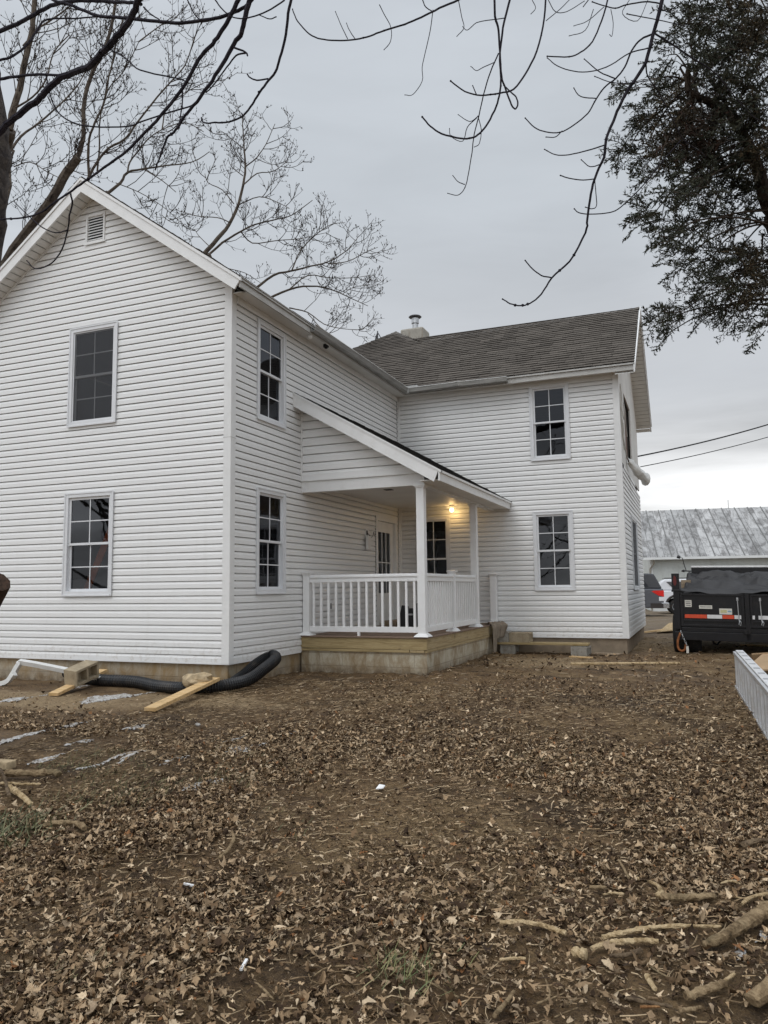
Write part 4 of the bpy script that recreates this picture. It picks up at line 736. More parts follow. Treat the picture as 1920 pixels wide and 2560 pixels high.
while .12+k*.30 < Ln:
    c_ = La+tt*(.12+k*.30); mb = MB(); mb.tube([c_+Vector((0, 0, .03)), c_+Vector((0, 0, H_-.02))], .02, 8); mb.build('rung', 'aluminium', ld)
    c2 = c_+tt*.13+sd_*.06; mb = MB(); mb.tube([c2+Vector((0, 0, .03)), c2+Vector((0, 0, H_-.02))], .019, 8); mb.build('rung', 'aluminium', ld); k += 1
mb = MB(); mb.bar(La+sd_*.06+Vector((0, 0, H_-.01)), Lb+sd_*.06+Vector((0, 0, H_-.01)), .03, .04); mb.bar(La+sd_*.06, Lb+sd_*.06, .03, .04); mb.build('fly_rail', 'aluminium', ld)
mb = MB(); mb.bar(Lb-tt*.55+Vector((0, 0, .25))+sd_*-.045, Lb+Vector((0, 0, .25))+sd_*-.045, .01, .12); 
for k in range(9): c_ = La+tt*(.3+k*.42); mb.box((c_.x-.03, c_.y-.05, c_.z+H_+.026), (c_.x+.03, c_.y+.05, c_.z+H_+.03))
mb.build('rail_bracket', 'galvanised', ld)
# cardboard sheets beyond the ladder
mb = MB(); c_ = gpt(1905, 1690); mb.slab([c_+Vector((-.25, -.3, .12)), c_+Vector((.5, -.5, .18)), c_+Vector((.7, .2, .35)), c_+Vector((.05, .3, .30))], .02); mb.slab([c_+Vector((-.1, .3, .30)), c_+Vector((.7, .2, .38)), c_+Vector((.7, .5, .02)), c_+Vector((.0, .5, .0))], .02); tag(mb.build('cardboard_sheet', 'cardboard'), 'folded tan cardboard lying beyond the ladder at the right edge', 'cardboard')
# plywood scraps on the drive
mb = MB(); mb.slab([gpt(1640, 1584, .05), gpt(1690, 1582, .08), gpt(1700, 1564, .14), gpt(1672, 1566, .10), gpt(1655, 1576, .05)], .02); tag(mb.build('plywood_sheet', 'log_pale'), 'warped pale plywood lying on the drive behind the trailer', 'plywood')
mb = MB(); mb.bar(gpt(1606, 1585, .04), gpt(1660, 1579, .05), .1, .04); tag(mb.build('board', 'pine_board'), 'narrow board on the drive beside the house corner', 'board')

# ================================================================ DUMP TRAILER
TO = Vector((5.50, 6.95, 0)); ty = R(-20); base_a = math.atan2(r0.y, r0.x); ta = base_a-R(25)
TX = Vector((math.cos(ta), math.sin(ta), -.018)).normalized(); TYv = Vector((-math.sin(ta), math.cos(ta), 0)); GZ = -.36
DT = thing('dump_trailer', 'black dump trailer seen from behind, loaded and covered with a wrinkled black tarp', 'trailer', (TO.x, TO.y, GZ))
class TF(Fr):
    def __init__(s): s.O = Vector((TO.x, TO.y, GZ)); s.U = TX; s.N = -TYv
    def p(s, u, n, z): return s.O+s.U*u+s.N*n+Vector((0, 0, z))
T = TF(); TW = 2.5
mb = MB(); mb.lb(T, 0, .11, -.12, .0, .50, 1.26); mb.lb(T, TW-.11, TW, -.12, .0, .50, 1.26); mb.lb(T, .0, TW, -.10, .02, .30, .46); mb.lb(T, .11, TW-.11, -.14, -.02, .46, .54); mb.lb(T, .02, .10, -4.4, -.13, .52, 1.22); mb.lb(T, TW-.10, TW-.02, -4.4, -.13, .52, 1.22); mb.lb(T, .1, TW-.1, -4.4, -4.3, .5, 1.25); mb.lb(T, .1, TW-.1, -4.3, -.13, .52, .56)
mb.lb(T, -.03, .14, -.14, .012, 1.215, 1.262); mb.lb(T, -.02, .13, -4.4, -.15, 1.22, 1.28); mb.lb(T, TW-.13, TW+.02, -4.4, -.15, 1.22, 1.28); bd = mb.build('trailer_body', 'black_paint', DT, bevel=.008)
for i in range(8):
    u = -.0 if i % 2 else TW-.02; mb = MB(); mb.lb(T, u-.03 if i % 2 else u, u+.02 if i % 2 else u+.05, -.8-i//2*.9, -.7-i//2*.9, .5, 1.21); mb.build('side_stake', 'black_paint', bd)
for s_, (a, b) in enumerate(((.115, 1.235), (1.325, TW-.115))):
    mb = MB(); mb.lb(T, a, b, -.06, -.03, .56, 1.17); mb.lb(T, a, b, -.028, .0, 1.145, 1.185); mb.lb(T, a, b, -.028, -.001, .56, .60); mb.lb(T, a, b, -.028, -.008, .655, .69); mb.lb(T, a, a+.05, -.028, -.002, .6, 1.14); mb.lb(T, b-.05, b, -.028, -.002, .6, 1.14)
    dd = mb.build('rear_door', 'black_paint', DT, bevel=.004)
    tb_ = ((.19, .58, 'red_tape'), (.585, .845, 'white_tape'), (.85, 1.05, 'red_tape'), (1.055, 1.17, 'white_tape')) if s_ == 0 else ((1.36, 1.40, 'white_tape'), (1.46, 1.70, 'white_tape'), (1.72, 1.84, 'red_tape'), (1.86, 2.1, 'white_tape'), (2.1, 2.38, 'red_tape'))
    for a2, b2, c2 in tb_: mb = MB(); mb.lb(T, a2, b2, .0, .003, .72, .79); mb.build('reflective_strip', c2, dd)
    if s_ == 0:
        for a2, b2, z_a, z_b, c2 in ((.20, .32, .93, 1.06, 'sticker_paper'), (.45, .68, .90, .965, 'sticker_paper'), (.80, 1.02, .80, .91, 'sticker_paper')): stk = MB().lb(T, a2, b2, -.028, -.025, z_a, z_b).build('sticker', c2, dd)
        for k in range(6): MB().lb(T, .825+k*.018, .836+k*.018, -.0248, -.0235, .83, .885).build('sticker_mark', 'sticker_yellow', stk)
        MB().lb(T, .945, 1.01, -.0248, -.0235, .845, .87).build('sticker_mark', 'sticker_blue', stk)
        for z_ in (.955, .99, 1.02): MB().lb(T, .215, .305, -.0248, -.0235, z_, z_+.012).build('sticker_mark', 'ink', stk)
        MB().lb(T, .47, .66, -.0248, -.0235, .93, .94).build('sticker_mark', 'ink', stk)
    u = 1.12 if s_ == 0 else 1.50; mb = MB(); mb.tube([T.p(u, .015, 1.09), T.p(u+.01, .02, .72), T.p(u+.02, .03, .66)], .009, 6); mb.tube([T.p(u+.02, .02, .70), T.p(u+.005, .03, .62), T.p(u+.03, .03, .60), T.p(u+.045, .025, .66), T.p(u+.02, .02, .70)], .006, 5); mb.tube([T.p(u, .015, 1.12), T.p(u, .015, 1.06)], .02, 6); mb.build('latch_rod', 'galvanised', dd)
mb = MB(); mb.lb(T, 1.24, 1.32, -.06, .02, .34, 1.19); mb.lb(T, 1.2, 1.27, .02, .05, .44, .52); mb.build('centre_post', 'black_paint', DT, bevel=.004)
for u in (-.02, TW-.115): 
    q = MB().lb(T, u, u+.135, -.1, .01, 1.262, 1.57).build('light_housing', 'black_paint', DT, bevel=.006); mb = MB(); c_ = T.p(u+.06, .012, 1.43); mb.prism([(u+.06+.032*math.cos(a_)*1., 1.43+.10*math.sin(a_)) for a_ in [k*math.pi/8 for k in range(16)]], T, .0101, .02); mb.build('tail_light', 'red_lens', q)
def tarp(s, t):
    x = .16+(TW-.30)*s; y = -.15-.75*t
    hz = 1.25+(1.585-1.25)*(min(1, t*1.35))**.7
    e = min(1, s*6)*min(1, (1-s)*6); ins = (1-min(1, s*8))*0.1
    n_ = .10*(float(fbm(x*2.4, t*2.6, 5, 5))-.45)+.045*(1-abs(math.sin(x*3.1+t*4.5+5*float(vnoise(x*2, t*3, 2)))))+.03*(1-abs(math.sin(x*2.1-t*6.5+6*float(vnoise(x*1.6+7, t*3, 5)))))-.03
    z_ = hz-(1-e)*.10*(1-t)+n_*math.sin(math.pi*min(1, t*1.0))*2.1
    return T.p(x+ins*t, y-.04*math.sin(x*3), z_)
tp_ = sheet(tarp, 70, 34, 'tarp', 'tarp_fabric'); 
def bundle(o, par):
    o.data.transform(Matrix.Translation(-Vector(par['_base']))); o.parent = par
bundle(tp_, DT)
def lip(s, t): x = .12+(TW-.24)*s; return T.p(x, .005+.02*math.sin(x*5)*t-.14*(1-t), 1.275-.075*t+.03*math.sin(x*4+1)*t+.01*math.sin(x*17))
q = sheet(lip, 60, 6, 'tarp_hem', 'tarp_fabric'); bundle(q, DT)
mb = MB(); mb.lb(T, .30, TW-.1, -1.0, -.88, 1.56, 1.70); mb.lb(T, .30, TW-.1, -4.3, -1.001, 1.56, 1.62); mb.build('tarp_roller_box', 'black_paint', DT, bevel=.01); mb = MB(); mb.lb(T, .30, TW-.1, -1.02, -.875, 1.702, 1.735); mb.build('roller_cover', 'bright_aluminium', DT, bevel=.004)
mb = MB(); mb.tube([T.p(.30, -.93, 1.63), T.p(.14, -.93, 1.635), T.p(.11, -.93, 1.63)], .014, 6); mb.ball(tuple(T.p(.15, -.93, 1.635)), .028, (1, 1, 1), 8); mb.tube([T.p(.20, -.93, 1.64), T.p(.16, -.93, 1.80), T.p(.14, -.93, 1.9), T.p(.08, -.93, 1.91)], .008, 6); mb.tube([T.p(.10, -.93, 1.91), T.p(.04, -.93, 1.93)], .032, 8); mb.build('crank_handle', 'black_plastic', DT)
mb = MB(); mb.lb(T, .12, .3, -.7, -.5, 1.25, 1.45); mb.build('load_board', 'old_plank', DT)
def wheel(T_, u, n_, r_, w_, zc, par, rim=True, mat='wheel_alloy', axis_='U'):
    c_ = T_.p(u, n_, zc); ax = T_.U if axis_ == 'U' else T_.N; a = Vector((0, 0, 1)); b = ax.cross(a).normalized(); prof = [(-w_/2, r_*.62), (-w_/2, r_*.90), (-w_*.38, r_*.985), (0, r_), (w_*.38, r_*.985), (w_/2, r_*.90), (w_/2, r_*.62)]
    n = 28; vs = []; 
    for k in range(n):
        an = 2*math.pi*k/n
        for o_, q_ in prof: vs.append(c_+ax*o_+(a*math.cos(an)+b*math.sin(an))*q_)
    m_ = len(prof); fs = [(k*m_+j, k*m_+j+1, ((k+1) % n)*m_+j+1, ((k+1) % n)*m_+j) for k in range(n) for j in range(m_-1)]
    t_ = MB().add(vs, fs).build('wheel', 'tyre_rubber', par, smooth=True)
    mb = MB(); 
    for s_ in (-1, 1):
        e = c_+ax*(s_*w_*.36); mb.tube([e-ax*.01, e+ax*.01], r_*.2, 12)
        for k in range(6): an = k*math.pi/3; d_ = a*math.cos(an)+b*math.sin(an); mb.bar(e, e+d_*r_*.6, .03, r_*.16, ax)
        ring = [e+(a*math.cos(2*math.pi*k/20)+b*math.sin(2*math.pi*k/20))*r_*.60 for k in range(21)]; mb.tube(ring, r_*.05, 5)
    mb.build('rim', mat, t_); MB().tube([c_-ax*w_*.2, c_+ax*w_*.2], r_*.61, 18).build('brake_disc', 'black_plastic', t_); return t_
for u in (.0, .27): wheel(T, u+.05, -.58, .40, .22, .40, DT, mat='black_plastic')
for u in (TW-.35, TW-.05): wheel(T, u, -1.15, .40, .22, .40, DT, mat='black_plastic')
wheel(T, .05, -2.1, .40, .22, .40, DT, mat='black_plastic'); wheel(T, TW-.05, -2.1, .40, .22, .40, DT, mat='black_plastic')
mb = MB(); mb.lb(T, .45, .60, -4.3, -.10, .34, .5); mb.lb(T, TW-.6, TW-.45, -4.3, -.10, .34, .5); mb.lb(T, .1, TW-.1, -1.2, -1.1, .36, .44); mb.tube([T.p(.62, -.5, .34), T.p(.66, -.5, .22), T.p(.72, -.5, .20), T.p(.78, -.5, .28), T.p(.76, -.5, .34)], .02, 6); mb.build('chassis', 'black_paint', DT)
mb = MB(); hk = [T.p(.10, .05, .44), T.p(.05, .06, .3), T.p(.045, .06, .16), T.p(.09, .06, .1), T.p(.16, .06, .12), T.p(.19, .06, .22)]; mb.tube(chain(hk, 4), .022, 7); q = mb.build('chain_hook', 'rust', DT); mb = MB()
for k in range(8): c_ = T.p(.11+k*.014, .075, .46-k*.038); ring = [c_+TX*(.012*math.cos(a_))*(1 if k % 2 else .3)+Vector((0, 0, .024*math.sin(a_)))+TYv*(.01*math.cos(a_)) for a_ in [j*math.pi/4 for j in range(9)]]; mb.tube(ring, .005, 4, False)
mb.build('safety_chain', 'galvanised', q); MB().lb(T, .19, .235, .08, .085, .06, .19).build('paper_tag', 'sticker_paper', q)
mb = MB(); c_ = T.p(1.1, -2.6, .06); mb.bar(c_, c_+TX*1.3, .3, .05); tag(mb.build('board', 'pine_board'), 'pale flat board on the ground under the dump trailer', 'board')

# ================================================================ BARN AND VEHICLES
bo = dep(1631, 1500, 42.0); ba = base_a-R(14.7); BX = Vector((math.cos(ba), math.sin(ba), 0)); BY = Vector((-math.sin(ba), math.cos(ba), 0)); BG = -.5
BN = thing('barn', 'long pale barn with a weathered white metal roof beyond the vehicles', 'barn', (bo.x, bo.y, BG))
FBn = Fr((bo.x, bo.y, 0), BX, -BY); BL, BW, BE, BR = 26, 12.0, 2.60, 5.62
mb = MB(); mb.lb(FBn, .0, BL, -.2, 0, -.8, BE); n_ = int(BL/.28)
for k in range(n_): mb.lb(FBn, k*.28+.02, k*.28+.05, .0, .02, .1, BE-.05)
wl = mb.build('wall', 'barn_wall', BN, label='ribbed pale side wall')
MB().lb(FBn, -.02, .1, -.2, .035, -.8, BE).lb(FBn, .1, BL, .0, .03, -.8, .1).build('corner_trim', 'barn_white', BN)
FBe = Fr((bo.x, bo.y, 0), BY, -BX); mb = MB(); mb.prism([(.02, -.8), (BW, -.8), (BW, BE), (BW/2, BR-.1), (.02, BE)], FBe, -.15, .0); mb.build('wall', 'barn_wall', BN, label='plain gable end')
mb = MB(); mb.prism([(.02, -.8), (BW, -.8), (BW, BE), (BW/2, BR-.1), (.02, BE)], Fr((bo.x+BX.x*BL, bo.y+BX.y*BL, 0), BY, BX), -.15, .0); mb.build('wall', 'barn_wall', BN)
oh = .45
def bp(u, n_, z): return FBn.p(u, n_, z)
sl2 = (BR-BE)/(BW/2)
Mw = Matrix((( BX.x, BY.x, 0, bo.x), (BX.y, BY.y, 0, bo.y), (0, 0, 1, 0), (0, 0, 0, 1)))
mb = MB(); q = [(-.42, -oh, BE-oh*sl2+.1), (BL, -oh, BE-oh*sl2+.1), (BL, BW/2, BR+.1), (-.42, BW/2, BR+.1)]; mb.slab([Vector(p) for p in q], .06); mb.slab([Vector((BL, BW+oh, BE-oh*sl2+.1)), Vector((-.42, BW+oh, BE-oh*sl2+.1)), Vector((-.42, BW/2+.001, BR+.099)), Vector((BL, BW/2+.001, BR+.099))], .06)
m2 = MB(); k = 0
while k*.74 < BL: 
    u = -.42+k*.74; m2.add([Vector((u, -oh, BE-oh*sl2+.14)), Vector((u+.05, -oh, BE-oh*sl2+.14)), Vector((u+.05, BW/2, BR+.14)), Vector((u, BW/2, BR+.14)), Vector((u, -oh, BE-oh*sl2+.1)), Vector((u+.05, -oh, BE-oh*sl2+.1)), Vector((u+.05, BW/2, BR+.1)), Vector((u, BW/2, BR+.1))], [(0, 1, 2, 3), (0, 4, 5, 1), (0, 3, 7, 4), (1, 5, 6, 2)]); k += 1
ro = mb.build('roof', 'barn_roof'); ro.parent = BN; rs = m2.build('roof_seam', 'roof_seam'); rs.parent = ro; ro.matrix_local = Matrix.Translation((0, 0, -BG)) @ Matrix.Translation(-Vector((bo.x, bo.y, 0))) @ Mw
mb = MB(); mb.lb(FBn, -.42, BL, .05+oh-.1, oh+.05, BE-.2, BE-.07); mb.lb(FBn, -.42, BL, .0, oh-.051, BE-.14, BE-.12); mb.build('gutter', 'barn_white', BN); mb = MB(); mb.tube([bp(.15, oh-.02, BE-.2), bp(.15, .25, BE-.4), bp(-.05, .08, BE-.7), bp(-.05, .07, -.4)], .05, 8); mb.build('downspout', 'cement_grey', BN)
mb = MB()
for u in (5.2, 10.8, 16): mb.tube([bp(u, -BW/2, BR+.1), bp(u, -BW/2, BR+.6)], .015, 5)
mb.build('lightning_rod', 'flue_cap', BN)
wf = MB().lb(FBn, 9.95, 11.05, .0, .04, 1.75, 2.48).build('loft_opening', 'black_gap', BN); MB().lb(FBn, 9.55, 9.9, .05, .30, 1.72, 2.46).build('loft_shutter', 'barn_white', wf)
# pickup truck with a shell
def prof_body(name, mat, poly, T_, n0, n1_, par, bevel=.03, label=None): return MB().prism(poly, T_, n0, n1_).build(name, mat, par, bevel=bevel, label=label)
def arch(cx_, cz_, r_, n=8, rev=False):
    a = [(cx_+r_*math.cos(math.pi*k/n), cz_+r_*math.sin(math.pi*k/n)) for k in range(n+1)]; return a if not rev else a[::-1]
pk0 = dep(1661, 1530, 33.5); pa = base_a-R(16); gzv = -.44
VU = Vector((-math.cos(pa), -math.sin(pa), 0)); VN = Vector((math.sin(pa), -math.cos(pa), 0))
class VF(Fr):
    def __init__(s, o, U, N_): s.O = Vector((o[0], o[1], gzv)); s.U = U; s.N = N_
    def p(s, u, n, z): return s.O+s.U*u+s.N*n+Vector((0, 0, z))
P1 = VF((pk0.x, pk0.y), VU, VN)
PK = thing('pickup_truck', 'dark grey pickup truck with a camper shell, its tail showing past the house corner', 'pickup', (pk0.x, pk0.y, gzv))
body = [(0, .62), (.02, .9), (.0, 1.28), (2.0, 1.30), (3.9, 1.28), (4.1, 1.22), (5.3, 1.12), (5.45, .95), (5.45, .5)]+arch(4.45, .42, .47)+[(3.9, .42), (1.9, .42)]+arch(1.25, .42, .47)[0:]+[(.62, .45), (.1, .5)]
# keep arches ordered front to back
body = [(0, .62), (.03, .95), (.0, 1.28), (2.0, 1.30), (3.9, 1.28), (5.3, 1.12), (5.45, .95), (5.45, .45)]+[(4.45+.47*math.cos(t), .42+.47*math.sin(t)) for t in [math.pi*k/8 for k in range(9)]]+[(1.25+.47*math.cos(t), .42+.47*math.sin(t)) for t in [math.pi*k/8 for k in range(9)]]+[(.1, .48)]
prof_body('body', 'truck_grey', body, P1, -1.85, 0, PK, .05)
prof_body('camper_shell', 'truck_shell', [(.04, 1.285), (.36, 1.93), (.5, 1.97), (2.1, 1.97), (2.15, 1.285)], P1, -1.75, -.08, PK, .05); prof_body('cab', 'truck_grey', [(2.18, 1.29), (2.2, 1.9), (2.4, 1.96), (3.3, 1.94), (4.0, 1.28)], P1, -1.72, -.1, PK, .05)
sw_ = MB().prism([(.62, 1.38), (.85, 1.78), (1.9, 1.80), (1.9, 1.38)], P1, -.08, -.065).build('side_window', 'car_glass', PK); MB().prism([(2.4, 1.35), (2.4, 1.84), (3.2, 1.84), (3.75, 1.35)], P1, -.098, -.085).build('side_window', 'car_glass', PK)
RT = VF((pk0.x, pk0.y), VN, -VU)  # rear face: u to the camera side, n backwards
q = []; 
mb = MB().add([P1.p(.07, -.2, 1.36), P1.p(.07, -1.62, 1.36), P1.p(.31, -1.62, 1.85), P1.p(.31, -.2, 1.85)], [(0, 1, 2, 3)]); mb.build('rear_window', 'car_glass', PK)
MB().prism([(-.02, .92), (.22, .98), (.5, 1.16), (.42, 1.20), (-.02, 1.20)], P1, -.22, .012).build('tail_light', 'bright_red_lens', PK, bevel=.01); MB().prism([(-.02, .74), (.20, .74), (.20, .915), (-.02, .915)], P1, -.22, .011).build('reversing_light', 'suv_white', PK, bevel=.01)
MB().prism([(-.22, .42), (.55, .42), (.55, .62), (.1, .62), (.1, .66), (-.22, .66)], P1, -1.85, .01).build('bumper', 'chrome', PK, bevel=.02); MB().prism([(.03, .42), (.56, .42), (.56, .64), (.03, .64)], P1, -.02, .014).build('bumper_end', 'cladding', PK)
MB().prism([(-.015, .7), (.0, 1.27), (.0, .7)], P1, -1.6, -.25).build('tailgate', 'chrome', PK)
for u in (1.25, 4.45):
    for n_ in (-.12, -1.70): wheel(P1, u, n_, .39, .24, .39, PK, axis_='N')
# white SUV beyond
su = dep(1649, 1530, 37.5); gzv = -.47; P2 = VF((su.x, su.y), -VU, VN)
# tail to the left, nose to the right
SV = thing('sport_utility_vehicle', 'white car with black wheel arches parked beyond the pickup and trailer', 'car', (su.x, su.y, gzv))
sb = [(-.1, .55), (-.08, 1.0), (.0, 1.2), (3.6, 1.22), (4.5, 1.12), (4.6, .8), (4.6, .45)]+[(3.65+.5*math.cos(t), .40+.5*math.sin(t)) for t in [math.pi*k/8 for k in range(9)]]+[(.85+.5*math.cos(t), .40+.5*math.sin(t)) for t in [math.pi*k/8 for k in range(9)]]+[(.0, .45)]
prof_body('body', 'suv_white', sb, P2, -1.8, 0, SV, .05); prof_body('cabin', 'suv_white', [(.0, 1.205), (.12, 1.62), (.3, 1.76), (2.5, 1.78), (3.4, 1.22)], P2, -1.7, -.08, SV, .06)
MB().lb(P2, .3, 2.4, -1.5, -.15, 1.80, 1.83).build('roof_rack', 'black_plastic', SV); MB().prism([(.38, 1.63), (.72, 1.27), (1.5, 1.27), (1.5, 1.64)], P2, -.079, -.06).build('side_window', 'car_glass', SV); MB().prism([(1.56, 1.27), (1.56, 1.64), (2.45, 1.66), (3.15, 1.27)], P2, -.079, -.06).build('side_window', 'car_glass', SV)
for cx_ in (.85, 3.65):
    mb = MB(); pts_ = [(cx_+.54*math.cos(math.pi*k/10), .42+.54*math.sin(math.pi*k/10)) for k in range(11)]; mb.tube([P2.p(a_, .0, b_) for a_, b_ in pts_], .06, 6); mb.build('wheel_arch', 'cladding', SV)
    for n_ in (-.12, -1.66): wheel(P2, cx_, n_, .40, .24, .40, SV, axis_='N')
MB().lb(P2, 1.4, 3.1, -.02, .015, .34, .5).build('sill', 'cladding', SV)

# ================================================================ TREES
def limb(mb, pts_, r0_, r1_, n=7, sm=4, jit=.02, col=None):
    p = chain(pts_, sm); m_ = len(p)-1; p = [p[0]]+[v+Vector((random.gauss(0, 1), random.gauss(0, 1), random.gauss(0, 1)))*min(r0_*.10, .004) for v in p[1:-1]]+[p[-1]]; rr = [r0_+(r1_-r0_)*(i/m_)**.9 for i in range(m_+1)]; mb.tube(p, rr, n, True, col, jit); return p
def P1z(pts_, D, drift=0, zf=z1): # photo tracing -> points at a metre distance, with depth drift along the limb
    m_ = max(1, len(pts_)-1); return [dep(*zf(*p), D+drift*(i/m_)) for i, p in enumerate(pts_)]
def px(D): return .5787*D/FPX     # metres per tracing pixel
# --- the near tree at the left edge
D = 6.6; NTr = thing('near_tree', 'rough dark trunk at the left frame edge with blue-grey limbs crossing the sky', 'tree', tuple(gl_(-.9, -3.4)))
mb = MB(); tp2 = [(-210, -300), (-132, -40), (-112, 300), (-72, 600), (-80, 850), (-124, 1150), (-185, 1550), (-215, 2000), (-200, 2500), (-230, 3150)]; limb(mb, P1z(tp2, 6.4, .3), 92*px(6.5), 120*px(6.5), 14, 6, .07); mb.build('trunk', 'near_bark', NTr)
limbs = [ # (points, width0, width1, depth, drift)
 ([(-60, 640), (30, 535), (100, 480), (165, 430), (205, 385), (265, 335), (330, 308), (385, 285), (430, 240), (480, 190), (530, 130), (570, 70), (600, 0), (625, -90)], 26, 23, 6.2, -1.2),
 ([(-60, 170), (-20, 145), (60, 110), (120, 80), (190, 40), (250, 15), (330, 3), (420, 3), (500, 8), (570, 10), (610, 18)], 18, 12, 6.3, -1),
 ([(200, -20), (240, 5), (300, 20), (360, 45), (430, 70), (520, 75), (600, 85), (700, 95), (780, 100), (870, 88), (950, 75), (1030, 45), (1080, 10), (1110, -40)], 12, 14, 5.6, -.6),
 ([(-70, 352), (0, 340), (80, 330), (170, 320), (250, 325), (300, 318)], 14, 9, 6.3, -.5),
 ([(-60, 290), (0, 260), (60, 240), (120, 190), (160, 130), (190, 90), (240, 80), (330, 80), (420, 70)], 12, 6, 6.4, .3),
 ([(1050, -40), (1000, 60), (960, 130), (920, 190), (870, 240), (830, 310), (790, 380), (720, 470), (660, 540), (600, 600), (540, 660), (470, 710), (400, 760), (330, 810), (250, 865), (180, 915), (100, 940), (0, 948), (-40, 950)], 20, 7, 5.0, .8),
 ([(305, 835), (312, 880), (300, 930), (295, 980), (275, 1060), (240, 1120), (200, 1150), (150, 1160), (115, 1125)], 8, 5, 5.6, .3),
 ([(290, 995), (240, 1005), (180, 980), (110, 920), (60, 870)], 6, 4, 5.7, .3),
 ([(1090, -40), (1060, 70), (1045, 140), (1010, 190), (960, 280), (900, 370), (850, 440), (800, 500), (760, 560), (720, 600), (690, 680), (670, 735)], 24, 7, 4.9, .5),
 ([(1010, 205), (1060, 225), (1070, 242)], 9, 7, 5, 0), ([(1060, 230), (1020, 240), (980, 290), (920, 370), (890, 400)], 8, 5, 5.05, .1),
 ([(1265, -30), (1245, 60), (1235, 150), (1210, 250), (1190, 310), (1150, 360), (1115, 410), (1090, 450), (1050, 500), (990, 525), (930, 530), (880, 530), (870, 508)], 13, 7, 4.6, .5),
 ([(1160, 340), (1110, 347), (1080, 335), (1068, 320)], 7, 6, 4.8, 0), ([(1125, 395), (1113, 396)], 9, 7, 4.8, 0), ([(1050, 500), (1044, 487)], 6, 4, 4.9, 0),
 ([(425, 185), (480, 215), (540, 250), (590, 295), (650, 315), (720, 330), (790, 345), (805, 365)], 6, 6, 5.8, -.3), ([(785, 360), (788, 420), (785, 470), (770, 560)], 7, 5, 5.5, 0),
 ([(200, 330), (215, 400), (240, 470), (280, 510), (330, 535), (380, 545), (460, 550), (560, 545), (600, 530), (700, 495), (820, 460), (850, 440)], 6, 6, 6, -.6),
 ([(810, 0), (840, 60), (870, 90)], 6, 5, 5.2, 0), ([(1230, 0), (1170, 40), (1100, 70), (1040, 80), (990, 70)], 7, 5, 4.8, 0), ([(1195, 72), (1165, 82), (1120, 65)], 5, 4, 4.8, 0), ([(620, 30), (650, 60), (690, 85)], 7, 5, 5.4, 0), ([(930, 0), (960, 40), (990, 65)], 6, 5, 5.2, 0)]
for pts_, a, b, D, dr_ in limbs:
    mb = MB(); p = limb(mb, P1z(pts_, D, dr_), a*.5*px(D), b*.5*px(D), 7, 4, .015)
    for k in range(len(p)//14): q = random.choice(p); mb.ball(tuple(q), (a+b)*.285*px(D), (1, 1, 1), 6)
    mb.build('branch', 'branch_bark', NTr)
mb = MB(); mb.ball((0, 0, 0), .01, (1, 1, 1), 6)
# cut stub of a leaning log at the left edge
D = 5.3; mb = MB(); a, b = dep(-72, 1572, D), dep(-10, 1452, D-.15); d_ = (b-a).normalized(); mb.tube([a-d_*1.0, a, b], [.105, .105, .10], 9, True, None, .05); o_ = mb.build('leaning_log', 'old_stub'); tag(o_, 'dark sawn end of a leaning log poking in at the left edge', 'log')
